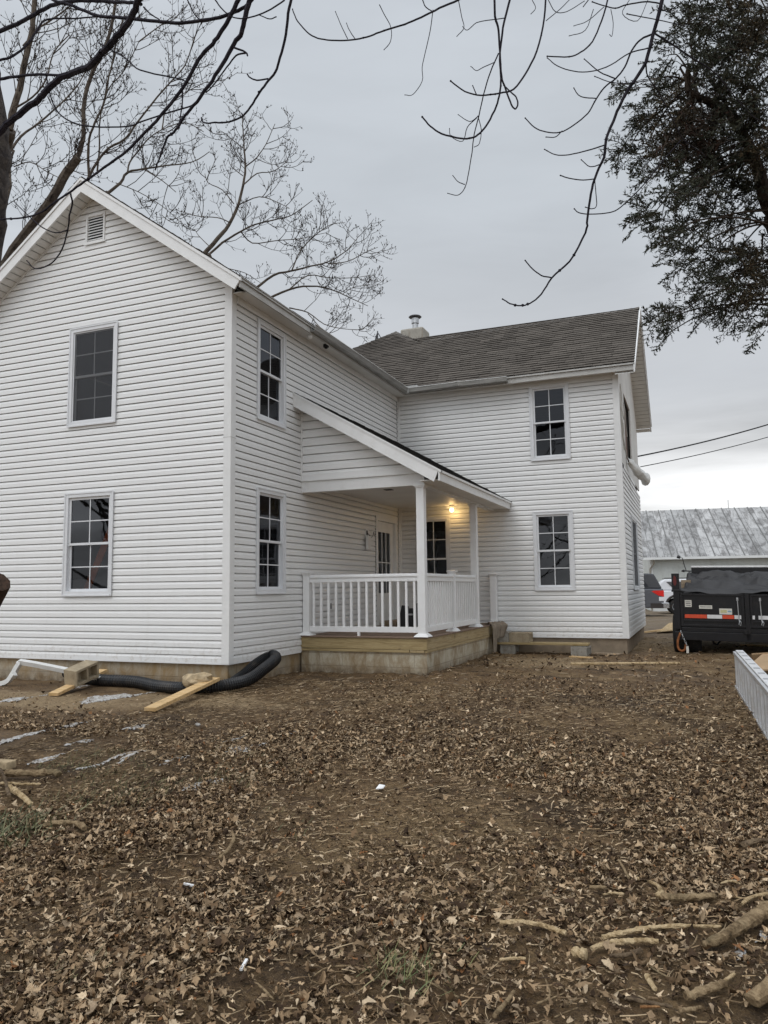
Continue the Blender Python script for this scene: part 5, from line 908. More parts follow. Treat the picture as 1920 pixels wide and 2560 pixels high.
# --- the overhead tree whose twigs hang into the picture (trunk behind the camera)
OT = thing('overhead_tree', 'bare tree whose drooping dark twigs hang from the top of the sky', 'tree', tuple(gl_(8.2, -11.5)))
mb = MB(); limb(mb, [gl_(8.2, -11.5, -.2), gl_(8.1, -11.4, 1.5), Vector((8.0, -11.2, 3.2)), Vector((7.8, -10.6, 4.8)), Vector((7.6, -9.2, 6.2)), Vector((7.2, -7.6, 6.7))], .28, .10, 14, 5, .06); mb.build('trunk', 'near_bark', OT)
ol = [
 ([(475, -60), (480, 70), (495, 130), (500, 220), (508, 330), (520, 370), (545, 440), (565, 470), (578, 450), (570, 420), (540, 390), (518, 368)], 11, 6, 4.3, .2),
 ([(560, -60), (520, 90), (505, 190), (500, 260), (505, 340), (500, 400), (485, 460), (450, 530), (415, 575), (380, 595), (330, 597), (250, 578), (200, 545), (165, 505)], 10, 7, 4.5, .1),
 ([(702, -60), (692, 80), (660, 220), (610, 320), (560, 385), (500, 402), (420, 412), (350, 395), (288, 350)], 9, 6, 4.7, -.2),
 ([(495, 230), (460, 310), (430, 410), (410, 500), (390, 580), (380, 660), (365, 750), (350, 810), (320, 843), (275, 835)], 6, 3.5, 4.6, .2),
 ([(350, 797), (320, 785), (297, 758)], 4, 3, 4.8, 0), ([(410, 500), (370, 525), (320, 495)], 4, 3, 4.7, 0), ([(405, 500), (420, 560), (412, 620), (390, 635)], 4, 3, 4.7, 0), ([(400, 510), (360, 550), (340, 610), (290, 590), (283, 555)], 4, 3, 4.7, 0), ([(475, 270), (430, 290), (400, 305), (375, 287)], 4, 3, 4.6, 0), ([(400, 410), (383, 370)], 5, 4, 4.6, 0),
 ([(520, 78), (450, 88), (400, 98), (360, 130), (340, 115)], 4.5, 3, 4.4, 0), ([(320, -10), (335, 70), (345, 120), (315, 157)], 4, 3, 5, 0), ([(212, 42), (200, 130), (180, 220), (165, 290), (165, 350), (125, 408), (90, 410)], 4, 3, 4.9, .2), ([(-20, 20), (0, 60), (30, 120), (28, 180), (0, 215)], 4, 3, 5, 0), ([(165, -5), (180, 30), (210, 50)], 5, 4, 5, 0),
 ([(1215, -60), (1185, 70), (1165, 140), (1130, 270), (1080, 350), (1030, 430), (1000, 500), (960, 600), (950, 680), (910, 770), (890, 860), (878, 950), (870, 1005), (800, 1130), (725, 1200), (680, 1270), (630, 1310), (590, 1320), (545, 1312), (512, 1292)], 19, 6, 3.9, .5),
 ([(725, 1200), (680, 1190), (640, 1160), (610, 1125)], 6, 5, 4.3, 0), ([(910, 770), (915, 830), (918, 890), (895, 902), (870, 895)], 4, 4, 4.2, 0), ([(915, 772), (860, 778), (800, 770), (762, 758)], 5, 5, 4.2, 0), ([(935, 710), (890, 720), (852, 690)], 5, 4, 4.15, 0), ([(950, 628), (880, 650), (800, 668), (740, 668), (693, 645)], 6, 4, 4.1, .1),
 ([(1165, 145), (1110, 170), (1070, 220), (1040, 290), (1000, 340), (950, 380), (910, 440), (880, 490), (820, 540), (760, 572), (700, 570), (650, 550), (610, 510)], 9, 5, 3.95, .4), ([(770, 565), (740, 592), (700, 592)], 4, 4, 4.3, 0), ([(915, 425), (860, 420), (835, 405), (820, 380)], 5, 4, 4.2, 0), ([(1000, 340), (930, 310), (865, 255)], 6, 4, 4.1, 0),
 ([(1142, 208), (1060, 230), (980, 280), (900, 308), (820, 308), (750, 285), (705, 250)], 6, 4, 3.95, .3), ([(975, -30), (940, 90), (900, 180), (850, 225), (800, 245), (705, 243)], 8, 5, 4.4, 0),
 ([(1170, 145), (1250, 195), (1330, 250), (1430, 315), (1500, 400), (1580, 490), (1620, 520)], 8, 4, 3.95, .8), ([(1300, 112), (1180, 85), (1100, 70), (1050, 60)], 4, 5, 3.9, 0),
 ([(1130, 270), (1140, 330), (1180, 390), (1240, 500), (1290, 600), (1360, 650), (1390, 680)], 7, 3, 3.95, .5), ([(1283, 605), (1200, 700), (1120, 800), (1050, 870), (1000, 910), (950, 922), (880, 925), (840, 918), (822, 902)], 5, 5, 4.2, .2), ([(1140, 348), (1050, 360), (980, 355), (910, 330)], 4, 4, 4.0, 0),
 ([(1190, 15), (1130, 8), (1050, 20), (1000, 35), (950, 25), (900, 8)], 7, 5, 4.1, 0), ([(980, 40), (990, 100), (985, 155), (975, 150)], 3, 3, 4.1, 0), ([(950, 30), (880, 90), (820, 112)], 3.5, 3, 4.2, 0), ([(905, 40), (870, 130), (800, 155)], 3.5, 3, 4.3, 0), ([(710, 0), (740, 50), (790, 50), (865, 5)], 3.5, 3, 4.4, 0), ([(700, 90), (760, 40), (800, 0)], 3.5, 3, 4.4, 0), ([(640, 0), (655, 35), (635, 60)], 3, 3, 4.4, 0),
 ([(370, -40), (320, 0), (240, 35), (160, 75), (90, 105), (0, 132), (-60, 155), (-120, 170), (-190, 175), (-260, 170), (-310, 155), (-350, 120), (-380, 80), (-395, 40)], 10, 5, 4.6, .3), ([(-157, 168), (-185, 110), (-210, 50)], 4, 3, 4.8, 0), ([(-125, 168), (-150, 130), (-162, 100)], 4, 3, 4.8, 0),
 ([(860, 30), (890, -10), (910, -40)], 4, 4, 4.3, 0), ([(1060, 0), (1030, 60), (1095, 90), (1140, 0)], 3, 3, 4.2, 0), ([(1200, 40), (1230, 48), (1290, 5)], 4, 3, 4.2, 0)]
for pts_, a, b, D, dr_ in ol:
    mb = MB(); p = limb(mb, P1z(pts_, D, dr_, z2), a*.5*px(D), b*.5*px(D), 6, 4, .015); mb.ball(tuple(p[-1]), b*.75*px(D), (1, 1, 1), 6)
    for k in range(len(p)//10): q = random.choice(p); mb.ball(tuple(q), (a+b)*.32*px(D), (1, 1, 1), 6)
    mb.build('branch', 'branch_bark', OT)
mb = MB()   # unseen arms that carry the hanging branches up to the trunk
hub = Vector((7.2, -7.6, 6.7))
for pts_, a, b, D, dr_ in ol:
    if pts_[0][1] < -20 and a >= 8: q = dep(*z2(*pts_[0]), D); limb(mb, [hub, hub.lerp(q, .5)+Vector((0, 0, .5)), q], .06, a*.5*px(D), 6)
hub2 = Vector((4.2, -5.2, 6.0)); limb(mb, [hub, Vector((6, -6.3, 6.9)), hub2], .08, .05, 7)
mb.build('limb', 'near_bark', OT)
mb = MB()
for i in (0, 5, 8, 11): pts_, a, b, D, dr_ = limbs[i]; e = -1 if i == 0 else 0; q = dep(*z1(*pts_[e]), D+(dr_ if i == 0 else 0)); limb(mb, [dep(*z1(-105, -320), 6.3), Vector((3.2, -4.4, 6.6)), q], .09, a*.5*px(D), 7)
mb.build('limb', 'near_bark', NTr)

# --- bare maples behind the house: limbs traced, twigs grown from them
def grow(mb, pts_, r0_, D, dens, L0, level=0, upc=.62, bud=True):
    n_ = len(pts_); tot = sum((pts_[i+1]-pts_[i]).length for i in range(n_-1)); cnt = max(1, int(tot*dens))
    for _ in range(cnt):
        t = random.uniform(.12, 1)**.8; i = min(n_-2, int(t*(n_-1))); p = pts_[i].lerp(pts_[i+1], random.random()); d = (pts_[i+1]-pts_[i]).normalized()
        side = d.cross(fw).normalized()*random.choice((-1, 1)); v = (d*random.uniform(.35, .9)+side*random.uniform(.4, 1)+Vector((random.uniform(-.5, .5), random.uniform(-.5, .5), 0))).normalized()
        L_ = L0*random.uniform(.45, 1.15)*(1.15-.5*t); q = [p]; st = 5 if level == 0 else 3
        for k in range(st):
            v = (v+Vector((random.gauss(0, .13), random.gauss(0, .13), upc*random.uniform(.2, 1)*.6))).normalized(); q.append(q[-1]+v*(L_/st))
        r_ = max(r0_*(.55 if level else .5), (.009, .0062, .0046)[level]); mb.tube(q, [r_]+[r_*(1-.5*(k+1)/st) for k in range(st)], 4 if level == 0 else 3, False)
        if level < 2: grow(mb, q, r_, D, dens*(1.5 if level == 0 else 1.35), L0*(.50 if level == 0 else .42), level+1, upc, bud)
        elif bud:
            for k in range(2): c_ = random.choice(q); mb.tube([c_, c_+Vector((random.gauss(0, .3), random.gauss(0, .3), .8)).normalized()*.035], [.011, .006], 3, False)
def tree_from(name, label, items, D0, rootpt, twig_dens, L0, trunk):
    Tt = thing(name, label, 'tree', rootpt); mb = MB(); [limb(mb, q, a, b, 10, 5, .06) for q, a, b in trunk]; mb.build('trunk', 'maple_bark', Tt)
    for (pts_, a, b, dd) in items:
        D = D0+dd; mb = MB(); p = limb(mb, P1z(pts_, D, random.uniform(-.8, .8)), a*.5*px(D), max(b*.5*px(D), .006), 7, 3, .05); mb.build('branch', 'maple_bark', Tt)
        mb = MB(); grow(mb, p, min(.016, max(.010, b*.5*px(D)*.9)), D, twig_dens, L0); mb.build('twigs', 'twig_bark', Tt)
D0 = 15.5
TA = [([(-20, 1240), (60, 1080), (150, 960), (230, 850), (290, 740), (338, 680)], 46, 34, 0), ([(320, 715), (355, 620), (360, 540), (362, 450), (385, 350), (420, 270), (450, 220), (480, 120), (505, -20)], 22, 12, 0), ([(40, 560), (60, 470), (85, 380), (110, 260), (135, 150), (145, 60), (150, -30)], 30, 20, -2),
 ([(385, 770), (380, 680), (385, 600), (410, 530), (450, 440), (470, 330), (490, 250), (510, 150), (540, 60)], 12, 5, .5), ([(370, 790), (420, 700), (470, 640), (540, 600), (600, 520), (680, 420), (740, 350), (800, 280), (840, 160)], 12, 4, 1), ([(465, 835), (520, 790), (550, 745), (620, 730), (720, 715), (830, 700), (905, 655)], 14, 3, 1.5), ([(40, 660), (90, 590), (170, 530), (260, 450), (340, 360), (400, 250)], 12, 4, -1),
 ([(550, 750), (560, 700), (600, 650), (640, 600), (700, 560), (800, 530), (880, 570)], 8, 3, 1.6), ([(420, 740), (430, 640), (430, 540), (460, 400), (540, 300), (600, 180)], 8, 3, 1), ([(20, 980), (20, 900), (45, 800), (40, 720), (60, 650)], 16, 10, -1), ([(100, 200), (170, 120), (260, 60), (340, -10)], 10, 5, -2), ([(60, 470), (140, 420), (200, 340), (230, 230), (300, 150)], 9, 4, -2), ([(60, 720), (130, 700), (200, 740), (280, 780)], 5, 3, 0), ([(700, 560), (720, 470), (800, 400), (900, 350)], 6, 3, 1.5), ([(600, 180), (680, 120), (760, 60)], 6, 3, 1), ([(620, 730), (700, 780), (760, 830)], 5, 3, 1.5), ([(500, 790), (600, 830), (700, 890), (780, 960)], 4, 2.5, 2.2), ([(700, 930), (740, 960), (790, 965)], 3, 2, 2.4)]
rootA = dep(-130, 1560, 16.2)
tree_from('bare_maple', 'tall bare maple rising behind the left gable with limbs full of fine twigs', TA, D0, (rootA.x, rootA.y, gzf(rootA.x, rootA.y)), 3.9, 1.15, [([Vector((rootA.x, rootA.y, -.6)), dep(-60, 1100, 15.9), dep(*z1(-30, 1260), 15.6)], .40, .24), ([dep(-80, 1200, 15.9), dep(*z1(-90, 1000), 14.8), dep(*z1(-10, 700), 14), dep(*z1(40, 560), 13.6)], .26, .12), ([dep(*z1(200, 900), 15.5), dep(*z1(330, 860), 15.9), dep(*z1(372, 780), 16.2)], .10, .05), ([dep(*z1(200, 900), 15.5), dep(*z1(380, 900), 16.4), dep(*z1(465, 835), 16.9)], .10, .06)])
TB = [([(870, 1110), (940, 1030), (990, 970), (1030, 880), (1050, 800), (1060, 720), (1055, 640), (1050, 560), (1045, 500)], 20, 3, 0), ([(890, 1110), (960, 1050), (1040, 1000), (1100, 970), (1180, 950), (1260, 930), (1350, 865)], 11, 3, .5), ([(990, 960), (940, 940), (860, 935), (790, 915)], 5, 2.5, -.5), ([(1060, 720), (1110, 680), (1150, 620), (1188, 535)], 6, 2.5, .3), ([(1050, 800), (1110, 750), (1180, 740), (1245, 695)], 6, 2.5, .3), ([(1040, 880), (1120, 850), (1190, 870), (1250, 900)], 5, 2.5, .6), ([(1050, 640), (1000, 600), (960, 570), (935, 580)], 4, 2, .2), ([(1010, 880), (960, 820), (900, 790), (885, 750)], 5, 2.5, 0), ([(1050, 760), (1000, 720), (985, 680)], 4, 2, 0),
 ([(1100, 1250), (1180, 1190), (1260, 1170), (1340, 1150), (1420, 1130), (1500, 1080), (1548, 1022)], 12, 2.5, 1), ([(1160, 1290), (1250, 1250), (1340, 1235), (1430, 1250), (1520, 1290), (1590, 1322)], 11, 2.5, 1.5), ([(1420, 1140), (1500, 1130), (1580, 1090), (1632, 1068)], 5, 2, 1), ([(1260, 1170), (1300, 1080), (1370, 1010), (1430, 970), (1492, 962)], 6, 2, 1), ([(1250, 1250), (1330, 1190), (1420, 1200), (1520, 1200), (1612, 1188)], 6, 2, 1.4), ([(1250, 1330), (1330, 1350), (1400, 1400), (1480, 1420), (1565, 1425)], 6, 2, 1.6), ([(1330, 1355), (1390, 1420), (1440, 1455)], 4, 2, 1.8), ([(1040, 1000), (1090, 1050), (1190, 1040), (1300, 1030), (1410, 1005)], 6, 2, .8), ([(985, 1160), (1060, 1180), (1130, 1225)], 4, 2, 1), ([(900, 1060), (860, 1020), (840, 990)], 4, 2, 0), ([(1480, 1270), (1530, 1240), (1600, 1230)], 3, 2, 1.6)]
rootB = dep(700, 1540, 20.5)
tree_from('bare_maple', 'smaller bare maple fanning out above the valley of the roofs', TB, 18.5, (rootB.x, rootB.y, gzf(rootB.x, rootB.y)), 4.3, .92, [([Vector((rootB.x, rootB.y, -.5)), dep(640, 1100, 20), dep(560, 760, 19.3), dep(*z1(890, 1100), 18.7)], .26, .11), ([dep(640, 1100, 20), dep(640, 860, 20), dep(*z1(1100, 1252), 19.6)], .14, .06), ([dep(640, 1000, 20), dep(680, 860, 20.2), dep(*z1(1160, 1292), 20.0)], .12, .06), ([dep(640, 1100, 20), dep(700, 900, 20.3), dep(*z1(1250, 1335), 20.2)], .08, .03)])

# --- bare trees across the yard, behind the camera: the panes mirror them
def wild_tree(x, y, h, seed, label):
    random.seed(seed); b = gl_(x, y, -.2); Tt = thing('bare_tree', label, 'tree', tuple(b), 'bare trees across the yard'); mb = MB(); tr_ = [b+Vector((random.gauss(0, .1)*i, random.gauss(0, .1)*i, h*.16*i)) for i in range(6)]; q = limb(mb, tr_, .28, .06, 10, 4); mb.build('trunk', 'near_bark', Tt)
    mb = MB()
    for k in range(15):
        s_ = q[int(len(q)*random.uniform(.25, .98))-1]; an = random.uniform(0, 6.28); L_ = h*random.uniform(.25, .48); d = Vector((math.cos(an), math.sin(an), random.uniform(.3, 1.2))).normalized(); p_ = limb(mb, [s_, s_+d*L_*.35, s_+d*L_*.7+Vector((0, 0, .1*L_)), s_+d*L_+Vector((0, 0, .25*L_))], .07, .015, 6)
        grow(mb, p_, .025, 20, 1.1, 1.9, 1, .3, False)
    mb.build('branch', 'near_bark', Tt)
wild_tree(-6.5, -9.5, 8, 8, 'bare tree at the left side of the yard'); wild_tree(-13, -12.5, 9, 9, 'bare tree farthest left across the yard'); wild_tree(-1.5, -13.5, 8, 10, 'bare tree straight behind the viewer'); wild_tree(1.5, -17, 9, 3, 'bare tree across the yard mirrored in the gable windows'); wild_tree(11.5, -15.5, 10, 4, 'bare tree across the yard mirrored in the right wing windows'); wild_tree(-8, -19, 11, 5, 'bare tree far left across the yard'); random.seed(21)
# --- cedar at the right
cr_ = gl_(9.4, -.2); CT = thing('cedar_tree', 'dark evergreen cedar with drooping ragged foliage filling the upper right', 'tree', tuple(cr_)); D = 8.6
mb = MB(); limb(mb, [cr_-Vector((0, 0, .3)), cr_+Vector((-.1, 0, 1.6)), dep(*z2(1830, 1500), D), dep(*z2(1740, 1100), D), dep(*z2(1690, 920), D)], .24, .12, 12, 5, .08); limb(mb, P1z([(1700, 960), (1650, 870), (1625, 760), (1600, 690), (1560, 600), (1540, 560), (1480, 480), (1400, 440), (1320, 400), (1312, 330), (1322, 275)], D, -.5, z2), 62*.5*px(D), 18*.5*px(D), 9, 4, .08); limb(mb, P1z([(1315, 395), (1300, 330), (1280, 290), (1320, 275)], D-.5, 0, z2), 6*px(D), 3*px(D), 6); limb(mb, P1z([(1760, 1100), (1800, 600), (1790, 200), (1760, -200)], D, .6, z2), .12, .08, 9, 5, .08); mb.build('trunk', 'cedar_bark', CT)
zc = lambda x, y: ((x*.7563+240)/.5787, y*1.307)
CL = [(660,80,60,60,24,0),(620,180,30,45,10,0),(740,60,90,60,36,0),(860,60,90,80,70,1),(820,180,100,70,66,0),(930,150,60,120,50,1),(530,285,70,18,14,0),(600,300,50,30,16,0),(540,390,50,38,20,0),(640,370,66,55,46,1),(740,330,86,66,66,2),(860,330,90,90,66,0),(450,490,70,12,13,0),(520,500,50,28,14,0),(560,560,45,20,10,0),(620,500,66,50,42,1),(720,460,90,70,80,2),(830,480,90,80,76,0),(930,450,50,110,50,1),(700,590,76,45,40,0),(800,600,90,60,52,0),(910,620,60,80,36,0),(665,650,55,20,11,0),(540,710,56,30,20,0),(620,760,66,34,28,0),(720,720,76,46,30,0),(820,720,60,40,13,0),(600,812,15,20,3,0),(660,860,42,30,11,0),(730,850,66,46,22,0),(820,860,60,46,24,0),(900,880,66,60,56,1),(700,960,50,30,12,0),(790,950,76,40,26,0),(890,970,76,42,34,1),(590,1060,50,26,15,0),(640,1028,55,14,9,0),(740,1035,76,18,14,0),(850,1042,76,24,18,0),(930,1070,50,22,12,0),(615,1100,20,14,4,0),(1060,200,100,150,60,0),(1060,500,100,150,60,1),(1060,850,100,120,50,0),(800,-80,150,70,40,0),(1080,1030,80,50,24,0),(1260,0,130,200,60,1),(1260,400,130,200,60,0),(1280,800,130,150,50,1),(1020,-200,200,100,50,0)]
TK = [(960, 740), (905, 520), (800, 345), (715, 320), (1010, 900), (1030, 250), (1010, 600), (1020, 1000), (1200, 300), (1200, 700)]
PV = []; PF = []; PC = []; mbt = MB(); TONES = (((.050, .056, .040), (.042, .048, .036), (.060, .062, .040)), ((.080, .060, .034), (.056, .050, .032), (.046, .044, .032)), ((.062, .036, .026), (.040, .036, .030), (.050, .042, .032)))
def bit(c_, v, l_, w_, col):
    s_ = v.orthogonal(); s_.rotate(Matrix.Rotation(random.uniform(0, 6.28), 3, v)); i = len(PV); PV.extend((c_-s_*w_, c_+s_*w_, c_+v*l_)); PF.append((i, i+1, i+2)); f = random.uniform(.6, 1.4); PC.extend([(col[0]*f, col[1]*f, col[2]*f)]*3)
def fan(p, d, L_, tone):
    pl = Vector((random.gauss(0, .5), random.gauss(0, .5), random.gauss(0, .8))); side = d.cross(pl).normalized(); q = [p]; v = d.copy()
    for k in range(4): v = (v+Vector((0, 0, -.10))+Vector((random.gauss(0, .07), random.gauss(0, .07), random.gauss(0, .07)))).normalized(); q.append(q[-1]+v*L_/4)
    mbt.tube(q, [.0045, .004, .0035, .003, .002], 3, False); ns = 11
    for k in range(ns):
        t = (k+.5)/ns; i = min(3, int(t*4)); b = q[i].lerp(q[i+1], t*4-i); dd = (q[i+1]-q[i]).normalized(); sg = 1 if k % 2 else -1
        sv = (dd*random.uniform(.5, 1.0)+side*sg*random.uniform(.5, 1)+Vector((random.gauss(0, .2), random.gauss(0, .2), random.gauss(.05, .2)))).normalized(); sl_ = L_*.42*(1.1-t*.8)*random.uniform(.6, 1.2); col = random.choice(tone)
        for m_ in range(9):
            c_ = b+sv*(sl_*(m_+random.random())/9); bv = (sv*.9+Vector((random.gauss(0, .5), random.gauss(0, .5), random.gauss(.1, .5)))).normalized(); bit(c_, bv, random.uniform(.018, .042), random.uniform(.0035, .0065), col)
for cx_, cy_, rx_, ry_, nf, tn in CL:
    dz_ = random.uniform(-.9, .9); tk = min(TK, key=lambda k_: (k_[0]-cx_-60)**2+(k_[1]-cy_+60)**2); A = dep(*z2(*zc(tk[0]+random.uniform(-25, 25), tk[1]+random.uniform(-60, 40))), D-.2+dz_*.25)
    cc = dep(*z2(*zc(cx_+rx_*.5, cy_)), D+dz_); bpth = chain([A, A.lerp(cc, .35)+Vector((0, 0, .10)), A.lerp(cc, .75)+Vector((0, 0, .10)), cc, dep(*z2(*zc(cx_-rx_*.6, cy_+ry_*.2)), D+dz_)], 4); mbt.tube(bpth, [.013-.0105*i/len(bpth) for i in range(len(bpth))], 5, False)
    for k in range(int(nf*.95)):
        a_ = random.uniform(0, 6.28); rr = math.sqrt(random.random()); X_, Y_ = cx_+rx_*rr*math.cos(a_)+22, cy_+ry_*rr*math.sin(a_); p = dep(*z2(*zc(X_, Y_)), D+dz_+random.gauss(0, .28))
        s0 = min(bpth, key=lambda q_: (q_-p).length); outv = (-rt*1.0+up*random.gauss(.0, .55)+fw*random.gauss(0, .6)+up*((cy_-Y_)/ry_)*.5).normalized()
        if random.random() < .25: outv = (outv+rt*random.uniform(.6, 1.6)).normalized()
        if random.random() < .6: mbt.tube([s0, s0.lerp(p, .5)+Vector((0, 0, .03)), p], [.005, .004, .0035], 3, False)
        fan(p, outv, random.uniform(.16, .36), TONES[tn])
mbt.build('branches', 'cedar_bark', CT); fo = numesh('foliage', np.array([tuple(v) for v in PV]), np.array(PF), 'cedar_leaf', np.array(PC)); fo.data.transform(Matrix.Translation(-Vector(CT['_base']))); fo.parent = CT

# ================================================================ LOGS AND STICKS
def zt(x, y, z_, sc_): return z_[0]+x*sc_, z_[1]+y*sc_
ZQ = lambda x, y: (x*.1567, 1860+y*.1567); ZR_ = lambda x, y: (1250+x*.4039, 1850+y*.4039); ZL = lambda x, y: (x*.4219, 1850+y*.4219); ZM = lambda x, y: (600+x*.4219, 1750+y*.4219)
OCC = np.zeros((1500, 1300), bool)
def log(zf, pts_, w0, w1, mat, label, name='log', cat='log', knob=0, lift=.5, grp=None, k_=1.):
    P = [gpt(*zf(*p)) for p in pts_]; dm = (P[0]-CC).dot(fw); m = k_*dm/FPX*(.1567 if zf is ZQ else .4039 if zf is ZR_ else .4219)
    P = [p+Vector((0, 0, .016+max(lift, .95)*.5*m*(w0+(w1-w0)*i/max(1, len(P)-1)))) for i, p in enumerate(P)]
    q = chain(P, 12 if w0 > 24 else 6); n_ = len(q)-1; sd = random.uniform(0, 99); q = [v+Vector((0, 0, 1))*m*w0*.10*(float(fbm(i*.35+sd, 3., 3))-.45)+rt*m*w0*.12*(float(fbm(i*.3+sd, 9., 3))-.45) for i, v in enumerate(q)]; rr = [.46*m*(w0+(w1-w0)*i/n_)*(1+(.10+knob)*1.3*(float(fbm(i*.3+sd, 1., 3))-.42)) for i in range(n_+1)]; rr[0] *= .8; rr[-1] *= .8
    for p_, r_ in zip(q, rr):
        if w0 > 12: e = r_*1.0+.012; i0 = int((p_.x+5-e)*100); j0 = int((p_.y+8-e)*100); k_2 = int(e*200)+1; OCC[max(0, j0):max(0, j0+k_2), max(0, i0):max(0, i0+k_2)] = True
    mb = MB().tube(q, rr, 14 if w0 > 24 else 6, True)
    if w0 > 12:
        va = np.array(mb.v); fr_q = .55/max(rr); ax_ = np.repeat(np.array([tuple(v) for v in q]), len(va)//len(q), 0); dv = va-ax_; nn = fbm(va[:, 0]*fr_q*2+va[:, 2]*fr_q*3, va[:, 1]*fr_q*2-va[:, 2]*fr_q*2.6, 4, int(sd))-.47; va = ax_+dv*(1+(.75+knob)*nn)[:, None]*np.array([1, 1, .82]); mb.v = [tuple(t_) for t_ in va]
    o = mb.build(name, mat, smooth=w0 < 24); return tag(o, label, cat, grp)
log(ZQ, [(85, 570), (300, 565), (600, 560), (860, 545), (940, 575)], 150, 120, 'log_bark', 'thick brown log lying flat at the far left, just behind the pale one')
log(ZQ, [(-60, 700), (100, 695), (350, 705), (550, 700), (650, 695)], 70, 50, 'log_pale', 'pale stripped log between the thick brown log and the bent branch piece', knob=.4)
log(ZQ, [(140, 770), (230, 830), (340, 900), (440, 990), (500, 1040)], 110, 70, 'log_pale', 'bent cream-barked branch piece angling away from the pale logs', knob=.3)
log(ZQ, [(0, 480), (50, 590), (95, 720), (110, 830), (145, 950)], 42, 55, 'log_dark', 'dark thin branch crossing over the pale logs at the left edge', lift=2.6)
log(ZQ, [(680, 1400), (850, 1350), (1050, 1345), (1250, 1365), (1345, 1440)], 95, 100, 'log_bark', 'short grey-brown log with split bark lying alone below the left pile', knob=.2)
log(ZQ, [(400, 1265), (700, 1200), (900, 1185), (1100, 1140), (1330, 1075), (1500, 1085)], 22, 38, 'log_bark', 'long thin stick slanting above the short split log', 'stick', 'stick'); log(ZQ, [(980, 1185), (1100, 1215), (1250, 1220), (1470, 1220)], 22, 22, 'log_dark', 'stick forking off the long slanting one above the short split log', 'stick', 'stick'); log(ZQ, [(390, 910), (700, 905), (830, 912), (1090, 870)], 14, 14, 'log_bark', 'very thin pale twig right of the bent branch piece', 'stick', 'stick')
mb = MB(); c_ = gpt(8, 1932); mb.hexa([c_+Vector(v) for v in ((-.30, -.02, .02), (.035, .0, .02), (.035, .10, .02), (-.30, .08, .02), (-.30, -.02, .085), (.035, .0, .085), (.035, .10, .085), (-.30, .08, .085))]); tag(mb.build('stone_block', 'stone_tan', bevel=.01), 'squared tan stone block cut off by the left edge', 'stone block')
log(ZL, [(1375, 575), (1385, 620), (1350, 690), (1300, 735)], 22, 26, 'log_bark', 'curved pale stick standing out right of the middle foreground leaves', 'stick', 'stick', lift=1.4); log(ZL, [(880, 668), (970, 690), (1080, 702), (1180, 703)], 9, 10, 'log_dark', 'upper twig of two crossing in the middle left leaves', 'stick', 'stick'); log(ZL, [(890, 740), (1000, 715), (1100, 690), (1180, 683)], 8, 10, 'log_bark', 'lower twig of two crossing in the middle left leaves', 'stick', 'stick'); log(ZL, [(1110, 560), (1130, 580), (1145, 598)], 26, 20, 'log_dark', 'stubby curled twig end left of the curved pale stick', 'stick', 'stick')
log(ZL, [(1510, 1470), (1560, 1510), (1620, 1575)], 16, 16, 'log_bark', 'straight brown stick near the bottom left of centre', 'stick', 'stick'); log(ZL, [(1110, 1252), (1180, 1252), (1265, 1258)], 8, 10, 'log_bark', 'short level twig in the lower left leaves', 'stick', 'stick')
mb = MB(); a, b = gpt(*ZL(1090, 875), .02), gpt(*ZL(1152, 890), .02); mb.bar(a, b, .012, .008); tag(mb.build('white_lath', 'porch_white'), 'small bright white sliver in the left foreground leaves', 'lath'); mb = MB(); a, b = gpt(*ZL(1462, 1348), .03), gpt(*ZL(1427, 1395), .02); mb.bar(a, b, .011, .008); tag(mb.build('white_lath', 'porch_white'), 'small bright white sliver nearer the bottom edge', 'lath')
mb = MB(); c_ = gpt(*ZM(832, 540), .02); mb.slab([c_+Vector((-.025, -.025, .0)), c_+Vector((.03, -.02, .01)), c_+Vector((.025, .03, .015)), c_+Vector((-.02, .03, .02))], .006); tag(mb.build('white_scrap', 'porch_white'), 'small square white scrap lying in the leaves mid-yard', 'scrap')
mb = MB(); c_ = gpt(494, 1815, .015); mb.ball(tuple(c_), .035, (1, .5, .5), 8, .1); tag(mb.build('white_cup', 'snow'), 'small white lump on the mud below the pale board', 'litter')
log(ZM, [(635, 850), (740, 905), (840, 935), (960, 925), (1100, 905)], 9, 9, 'log_bark', 'long bowed twig across the centre foreground', 'stick', 'stick'); log(ZM, [(365, 850), (420, 905), (480, 935)], 10, 14, 'log_dark', 'short dark twig left of the long bowed one', 'stick', 'stick'); log(ZM, [(440, 1665), (500, 1625), (580, 1610), (660, 1608)], 12, 14, 'log_bark', 'twig with a crook low in the foreground', 'stick', 'stick'); log(ZM, [(1040, 1675), (1150, 1720), (1230, 1770), (1300, 1800)], 13, 16, 'log_bark', 'thin brown stick slanting down right at the bottom centre', 'stick', 'stick'); log(ZM, [(780, 1815), (850, 1870), (930, 1910)], 12, 14, 'log_dark', 'dark stick at the very bottom centre', 'stick', 'stick'); log(ZM, [(1510, 1925), (1570, 1850), (1625, 1770)], 34, 26, 'log_bark', 'stout stick leaning up from the bottom edge', 'stick', 'stick', lift=1.3)
log(ZM, [(1140, 262), (1230, 250), (1330, 240)], 8, 9, 'log_bark', 'thin straight stick far out in the mid-yard', 'stick', 'stick'); log(ZM, [(1070, 690), (1210, 700), (1290, 640), (1350, 605)], 5, 6, 'log_bark', 'wiry twig between the white scrap and the ladder', 'stick', 'stick')
